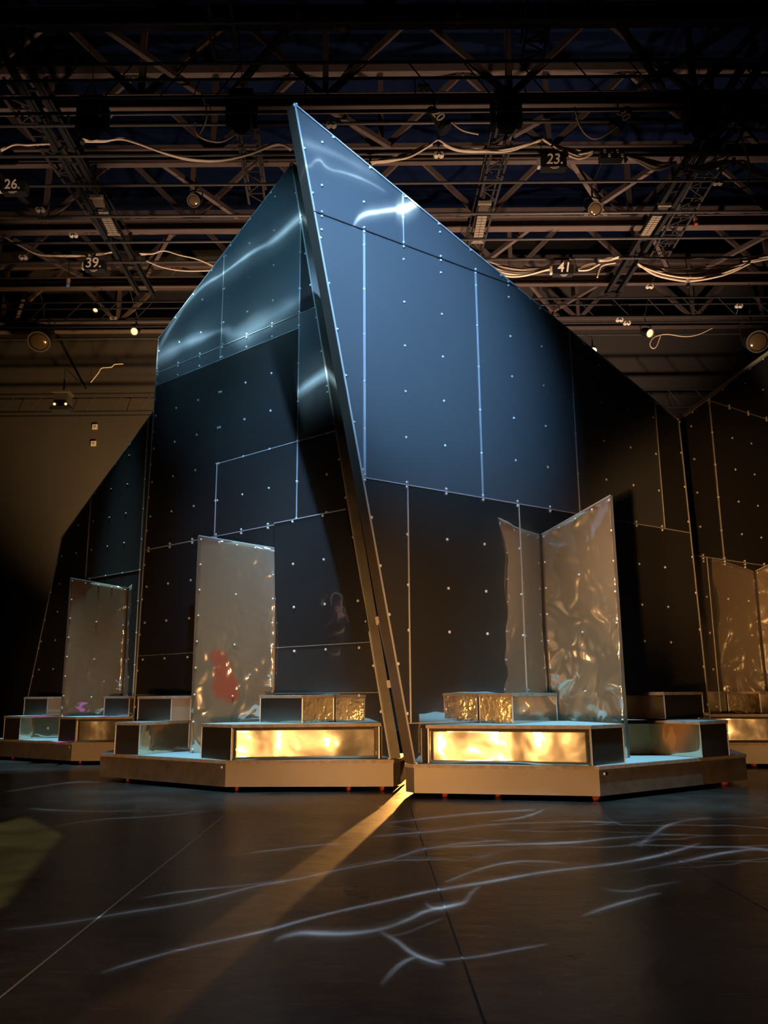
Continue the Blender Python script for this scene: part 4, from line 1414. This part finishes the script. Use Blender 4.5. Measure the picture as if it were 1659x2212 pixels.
def spotlight(lab, px, py, Y, r, lens_m, tilt=(0, -.85, -.5), yoke=True, name='spotlight', length=None):
    c = aty(px, py, Y)
    ax = Vector(tilt).normalized()
    L_ = length or r * 3.2
    t = thing(name, lab, 'spotlight', tuple(c))
    MB().lathe(c - ax * L_, ax, [(r * .55, 0), (r * .95, L_ * .2), (r * 1.12, L_ * .55), (r * 1.12, L_ + .012), (r * .98, L_ + .012), (r * .98, L_ - .02)], 20).build('lamp_body', M_BLACKP, t)
    ln = MB().lathe(c - ax * .02, ax, [(r * .97, 0), (r * .8, r * .12), (r * .4, r * .22), (r * .1, r * .25)], 20).build('lens', lens_m, t, smooth=True)
    rg = MB().lathe(c - ax * .004, ax, [(r * .97, 0), (r * 1.15, 0), (r * 1.15, .02), (r * .97, .02), (r * .97, 0)], 20, False).build('lens_ring', M_FRAME, t)
    if yoke:
        m_ = c - ax * L_ * .5
        MB().tube([m_ + Vector((-r * 1.2, 0, 0)), m_ + Vector((-r * 1.25, 0, r * 1.6)), m_ + Vector((0, 0, r * 2.0)), m_ + Vector((r * 1.25, 0, r * 1.6)), m_ + Vector((r * 1.2, 0, 0))], .018).build('yoke', M_BLACKP, t)
        MB().tube([m_ + Vector((0, 0, r * 2.0)), m_ + Vector((0, 0, r * 2.0 + .35))], .025).build('hook_clamp', M_PIPE, t)
        hang(t, m_ + Vector((0, 0, r * 2.0 + .3)))
    return t
spotlight('small lit spotlight hung behind the sloping end of the mirror wall', 290, 716, 24.6, .115, M_LITLENS)
spotlight('small lit spotlight with clustered lens hung over the far end of the peaked wall', 1404, 720, 24.6, .13, M_LITLENS, tilt=(.35, -.8, -.55))
spotlight('bright glowing lamp peeping over the slope of the peaked wall', 1283, 757, 24.8, .09, M_LITLAMP, tilt=(0, -1, -.25))
spotlight('large round spotlight with amber lens, hung at the far left of the hall', 84, 738, 24.0, .30, M_LENS, tilt=(.15, -.7, -.75))
spotlight('large round spotlight with amber lens, hung above the far-right wall edge', 1637, 738, 23.6, .30, M_LENS, tilt=(-.1, -.85, -.55))
spotlight('clear round glass lamp sitting on a batten pipe', 1286, 452, zy(463, ZP) - .1, .16, M_LENS, tilt=(0, -.8, -.6))
spotlight('dim round lamp on a batten near the mirror wall slope', 418, 434, zy(463, ZP) - .1, .14, M_LENS, tilt=(0, -.8, -.6))
spotlight('small pale-lit lamp tucked under the low truss', 206, 670, 23.4, .07, M_LITLENS, tilt=(0, -.6, -.8))
def big_head(lab, px, py, Y):
    c = aty(px, py, Y)
    t = thing('moving_head_light', lab, 'stage light', tuple(c), 'black moving head lights')
    MB().box(c + Vector((0, .1, .42)), .46, .36, .2).build('head_base', M_FELT, t)
    MB().box(c + Vector((-.25, .1, .1)), .09, .2, .5).build('yoke_arm', M_FELT, t)
    MB().box(c + Vector((.25, .1, .1)), .09, .2, .5).build('yoke_arm', M_FELT, t)
    MB().lathe(c + Vector((0, .1, .15)), (0, -.3, -1), [(.13, 0), (.19, .1), (.2, .35), (.16, .45), (.15, .45)], 16).build('lamp_head', M_FELT, t)
    MB().tube([c + Vector((0, .1, .5)), c + Vector((0, .1, .75))], .03).build('hook_clamp', M_PALE, t)
    hang(t, c + Vector((0, .1, .7)))
big_head('black moving head light hanging above the mirror wall slope', 520, 248, Y1 + .6)
big_head('black moving head light hanging above the peaked wall slope', 1095, 250, Y1 + .6)
big_head('black moving head light hanging at the top of the rail beside the thick cables', 1516, 262, Y1 + .6)
big_head('black moving head light in the dark above the far-left rail', 196, 262, Y1 + .6)
c = aty(136, 868, 25.6)
t = thing('projector_box', 'pale boxy projector with two glowing lenses before the brown back wall', 'projector', tuple(c))
MB().box(c, .44, .4, .46).build('case', M_HALL, t)
MB().box(c + Vector((0, -.05, .26)), .56, .5, .06).build('lid', M_FRAME, t)
MB().box(c + Vector((0, -.05, -.30)), .6, .5, .12).build('cradle', M_FELT, t)
for k in (-1, 1):
    MB().lathe(c + Vector((k * .18, -.2, -.15)), (0, -1, 0), [(.04, 0), (.04, .03), (.02, .045)], 12).build('lens', M_LITLENS, t)
MB().tube([c + Vector((0, 0, .28)), c + Vector((0, 0, 1.2))], .03).build('drop_tube', M_PIPE, t)
MB().beam(c + Vector((0, 0, 1.15)), Vector((c.x, YB + .01, c.z + 1.15)), .05, .05).build('wall_arm', M_BLACKP, t)
for i, (px, py, Y, m) in enumerate(((735, 58, Y1, M_PALE), (715, 268, zy(266, ZP), M_PALE), (1645, 268, zy(266, ZP), M_PALE), (948, 333, YC1, M_PALE), (1552, 393, zy(396, ZP), M_PALE),
                                    (86, 452, zy(463, ZP), M_PALE), (158, 507, zy(519, ZP), M_PALE), (49, 555, YC2, M_PALE), (245, 688, 23.1, M_PALE), (1339, 690, 23.2, M_PALE),
                                    (1404, 618, zy(618, ZP), M_PALE), (1355, 697, 23.3, M_PALE), (1597, 660, 22.8, M_PALE), (915, 186, Y1 - .2, M_PALE))):
    c = aty(px, py, Y - .1)
    t = thing('pipe_clamp', 'pale metal pipe clamp fixed to an overhead pipe', 'clamp', tuple(c), 'pale clamps on the overhead pipes')
    for k in (-1, 1):
        MB().lathe(c + Vector((k * .055, -.03, 0)), (0, 1, 0), [(.05, 0), (.06, .03), (.06, .1), (.05, .12)], 10).build('jaw', m, t)
    MB().box(c, .09, .06, .05).build('bridge', m, t)
    hang(t, c + Vector((0, .02, 0)))
for lab, px, py, Y, m1, m2 in (('red and white cable connector hanging beside the grille light', 1503, 476, zy(480, ZP), M_RED, M_PALE), ('orange and blue cable connector hanging under the box numbered 39', 147, 610, YC2 - .2, M_BLUEPL, M_ORANGE),
                               ('red-tipped connector on the dark rig at the upper edge, towards the mirror wall', 643, 36, Y1 - .4, M_RED, M_PALE), ('red-tipped connector on the dark rig at the upper edge, towards the peaked wall', 990, 40, Y1 - .4, M_RED, M_PALE),
                               ('black and pale cable connector hanging under the widest cable swag', 1486, 612, YC2, M_BLACKP, M_PALE)):
    c = aty(px, py, Y)
    t = thing('cable_connector', lab, 'connector', tuple(c))
    MB().lathe(c + Vector((0, 0, -.12)), (0, 0, 1), [(.04, 0), (.05, .02), (.05, .12)], 12).build('plug', m1, t)
    MB().lathe(c + Vector((0, 0, 0)), (0, 0, 1), [(.055, 0), (.055, .1), (.03, .13)], 12).build('socket', m2, t)
    MB().tube([c + Vector((0, 0, .12)), c + Vector((0, 0, .7))], .012).build('lead', M_BLACKP, t)
    hang(t, c + Vector((0, 0, .65)))
for k, (px, py) in enumerate(((205, 922), (202, 958))):
    c = aty(px, py, YB - .03)
    t = thing('wall_socket', ('upper' if k == 0 else 'lower') + ' of two pale square sockets on the brown back wall', 'socket', tuple(c))
    t['kind'] = 'thing'
    MB().box(c, .17, .05, .17).build('plate', M_PALE, t)
    MB().lathe(c + Vector((0, -.025, 0)), (0, -1, 0), [(.05, 0), (.05, .006), (.02, .006)], 12).build('outlet', M_PLY, t)

# ------------------------------------------------------------------ small things on and beside the set
s_, z_ = plR.sz(820, 1337)
c = aty(826, 1400, 10.35)
p0, p1 = aty(822, 1345, 10.28), aty(850, 1478, 10.40)
t = thing('gap_bracket', 'grey steel bracket plate bridging the gap low on the leaning edges', 'bracket', tuple(p0))
MB().beam(p0, p1, .05, .03, up=NR).build('bracket_bar', M_TAPE, t)
MB().beam(p0 + Vector((-.06, 0, .02)), p0 + Vector((.10, .0, .05)), .10, .012, up=NR).build('bracket_ear', M_TAPE, t)
MB().beam(p1 + Vector((-.08, 0, .0)), p1 + Vector((.08, .0, .02)), .09, .012, up=NR).build('bracket_ear', M_TAPE, t)
p = P(1625, 1665, 0)
tag(MB().box((p.x, p.y, .002), .12, .02, .002).build('floor_tape', M_PALE), 'short white tape mark on the floor beside the bronze wagon end', 'tape')
for lab, a, b, z in (('bright pink tape strip on the far-left wagon deck by the plywood-ended step', (31, 1598), (72, 1592), ZB), ('bright pink tape patch on the far-left wagon deck in front of the gold step', (125, 1603), (138, 1603), ZB),
                     ('bright pink tape patch on the far-left low step lid, at the screen edge', (85, 1547), (106, 1548), Z1), ('bright pink tape patch below the upper black step at the grey screen', (221, 1548), (233, 1548), Z1)):
    q0, q1 = flo(*a, z + .003), flo(*b, z + .003)
    q0.y = q1.y = (q0.y + q1.y) / 2
    tag(MB().beam(q0, q1, .28, .006).build('pink_tape', M_PINK), lab, 'tape', 'pink tape marks on the set-back wagon')



# ------------------------------------------------------------------ a person watching from the wing (seen only as a reflection in the mirror wall)
M_SKIN = mat('skin', (0.62, 0.36, 0.27), 0.5)
M_SHIRT = mat('black_clothes', (0.02, 0.02, 0.022), 0.8)
M_HAIR = mat('dark_hair', (0.03, 0.02, 0.015), 0.6)
ro = MB().box((-8.3, 10.4, .525), 1.6, 1.6, 1.05)
t = ro.build('wing_rostrum', M_BLACKP)
tag(t, 'black platform in the wing that the reflected person stands on', 'platform')
def skin(name, verts, edges, radii, m, parent, loc, rotz, root=0, levels=2):
    me = bpy.data.meshes.new(name)
    me.from_pydata(verts, edges, [])
    me.materials.append(m)
    o = bpy.data.objects.new(name, me)
    COL.objects.link(o)
    o.modifiers.new('skin', 'SKIN').use_smooth_shade = True
    for i, r in enumerate(radii):
        me.skin_vertices[0].data[i].radius = (r, r) if not isinstance(r, tuple) else r
        me.skin_vertices[0].data[i].use_root = (i == root)
    o.modifiers.new('sub', 'SUBSURF').levels = levels
    o.modifiers['sub'].render_levels = levels
    if parent is not None:
        o.parent = parent
    else:
        o.location = loc
        o.rotation_euler = (0, 0, rotz)
    return o
V, E_, RD = [], [], []
def chain(start, pts, rad):
    prev = start
    for p, r in zip(pts, rad):
        V.append(p); RD.append(r)
        if prev is not None:
            E_.append((prev, len(V) - 1))
        prev = len(V) - 1
    return prev
pelvis = chain(None, [(0, 0, .95)], [(.13, .10)])
chest = chain(pelvis, [(0, -.01, 1.14), (0, 0, 1.36)], [(.12, .09), (.14, .10)])
head = chain(chest, [(0, .0, 1.49), (0, .02, 1.57), (0, .03, 1.65), (0, .02, 1.71)], [.05, .07, .085, .06])
for sg in (-1, 1):
    chain(pelvis, [(sg * .1, 0, .88), (sg * .11, .02, .49), (sg * .11, -.01, .10), (sg * .12, .07, .04), (sg * .125, .17, .03)], [.085, .058, .040, .04, .032])
    wrist = chain(chest, [(sg * .17, 0, 1.42), (sg * .26, .10, 1.19), (sg * .13, .30, 1.40), (sg * .10, .34, 1.47)], [.055, .043, .028, .030])
    for k in range(4):
        dx = (k - 1.5) * .019
        ln = (.055, .062, .058, .045)[k]
        chain(wrist, [(sg * .10 + dx, .355, 1.51), (sg * .085 + dx * .9, .385, 1.51 + ln * .5), (sg * .06 + dx * .8, .365, 1.51 + ln * .8)], [.009, .0085, .0075])
    chain(wrist, [(sg * .075, .325, 1.48), (sg * .05, .345, 1.50)], [.010, .009])
pers = skin('person', V, E_, RD, M_SKIN, None, (-8.2, 10.4, 1.06), -math.pi / 2)
tag(pers, 'person in dark clothes raising both hands, seen mirrored low in the dark wall', 'person')
sh = [(0, 0, .93), (0, -.01, 1.14), (0, 0, 1.36), (0, 0, 1.46), (.17, 0, 1.42), (.25, .09, 1.21), (-.17, 0, 1.42), (-.25, .09, 1.21)]
skin('shirt', sh, [(0, 1), (1, 2), (2, 3), (2, 4), (4, 5), (2, 6), (6, 7)], [(.15, .12), (.14, .11), (.16, .12), .065, .07, .055, .07, .055], M_SHIRT, pers, None, 0)
tr = [(0, 0, .97), (.1, 0, .88), (.11, .02, .49), (.11, -.01, .12), (-.1, 0, .88), (-.11, .02, .49), (-.11, -.01, .12)]
skin('trousers', tr, [(0, 1), (1, 2), (2, 3), (0, 4), (4, 5), (5, 6)], [(.145, .115), .1, .075, .06, .1, .075, .06], M_SHIRT, pers, None, 0)
hm = bpy.data.meshes.new('hair')
bm = bmesh.new()
bmesh.ops.create_uvsphere(bm, u_segments=16, v_segments=10, radius=.1)
bmesh.ops.scale(bm, vec=(.92, 1.0, .95), verts=bm.verts)
bmesh.ops.delete(bm, geom=[v for v in bm.verts if v.co.z < -.01 and v.co.y > -.02], context='VERTS')
bmesh.ops.translate(bm, vec=(0, .008, 1.672), verts=bm.verts)
bm.to_mesh(hm); bm.free()
hm.materials.append(M_HAIR)
ho = bpy.data.objects.new('hair', hm); COL.objects.link(ho); ho.parent = pers
fb = MB()
for sg in (-1, 1):
    fb.lathe((sg * .032, .098, 1.655), (0, 1, 0), [(.012, 0), (.010, .006), (.004, .009)], 8)
eo = fb.build('eyes', M_HAIR); eo.parent = pers
no = MB().lathe((0, .10, 1.605), (0, .35, 1), [(.016, 0), (.013, .02), (.006, .045)], 8).build('nose', M_SKIN); no.parent = pers
mo = MB().beam((-.025, .093, 1.575), (.025, .093, 1.575), .01, .012).build('mouth', M_RED); mo.parent = pers
# the bright ring on a stick in the hands
t = thing('ring_on_stick', 'pale ring on a stick held up by the reflected person', 'ring', (-7.8, 10.4, 2.55))
rc = Vector((-7.82, 10.52, 2.72))
MB().tube([rc + Vector((0, math.cos(a) * .13, math.sin(a) * .16)) for a in [i * math.pi * 2 / 24 - .6 for i in range(21)]], .014, 6).build('ring', M_WHITEP, t)
MB().tube([rc + Vector((0, -.02, -.16)), rc + Vector((0, -.04, -.42))], .013, 6).build('stick', M_PALE, t)
spot('person_fill', (-5.2, 6.4, 5.6), (-8.1, 10.4, 2.4), 420, (1.0, 0.8, 0.65), 17, 0.6, 0.08)  # added narrow fill so the mirrored person shows, no such lamp known
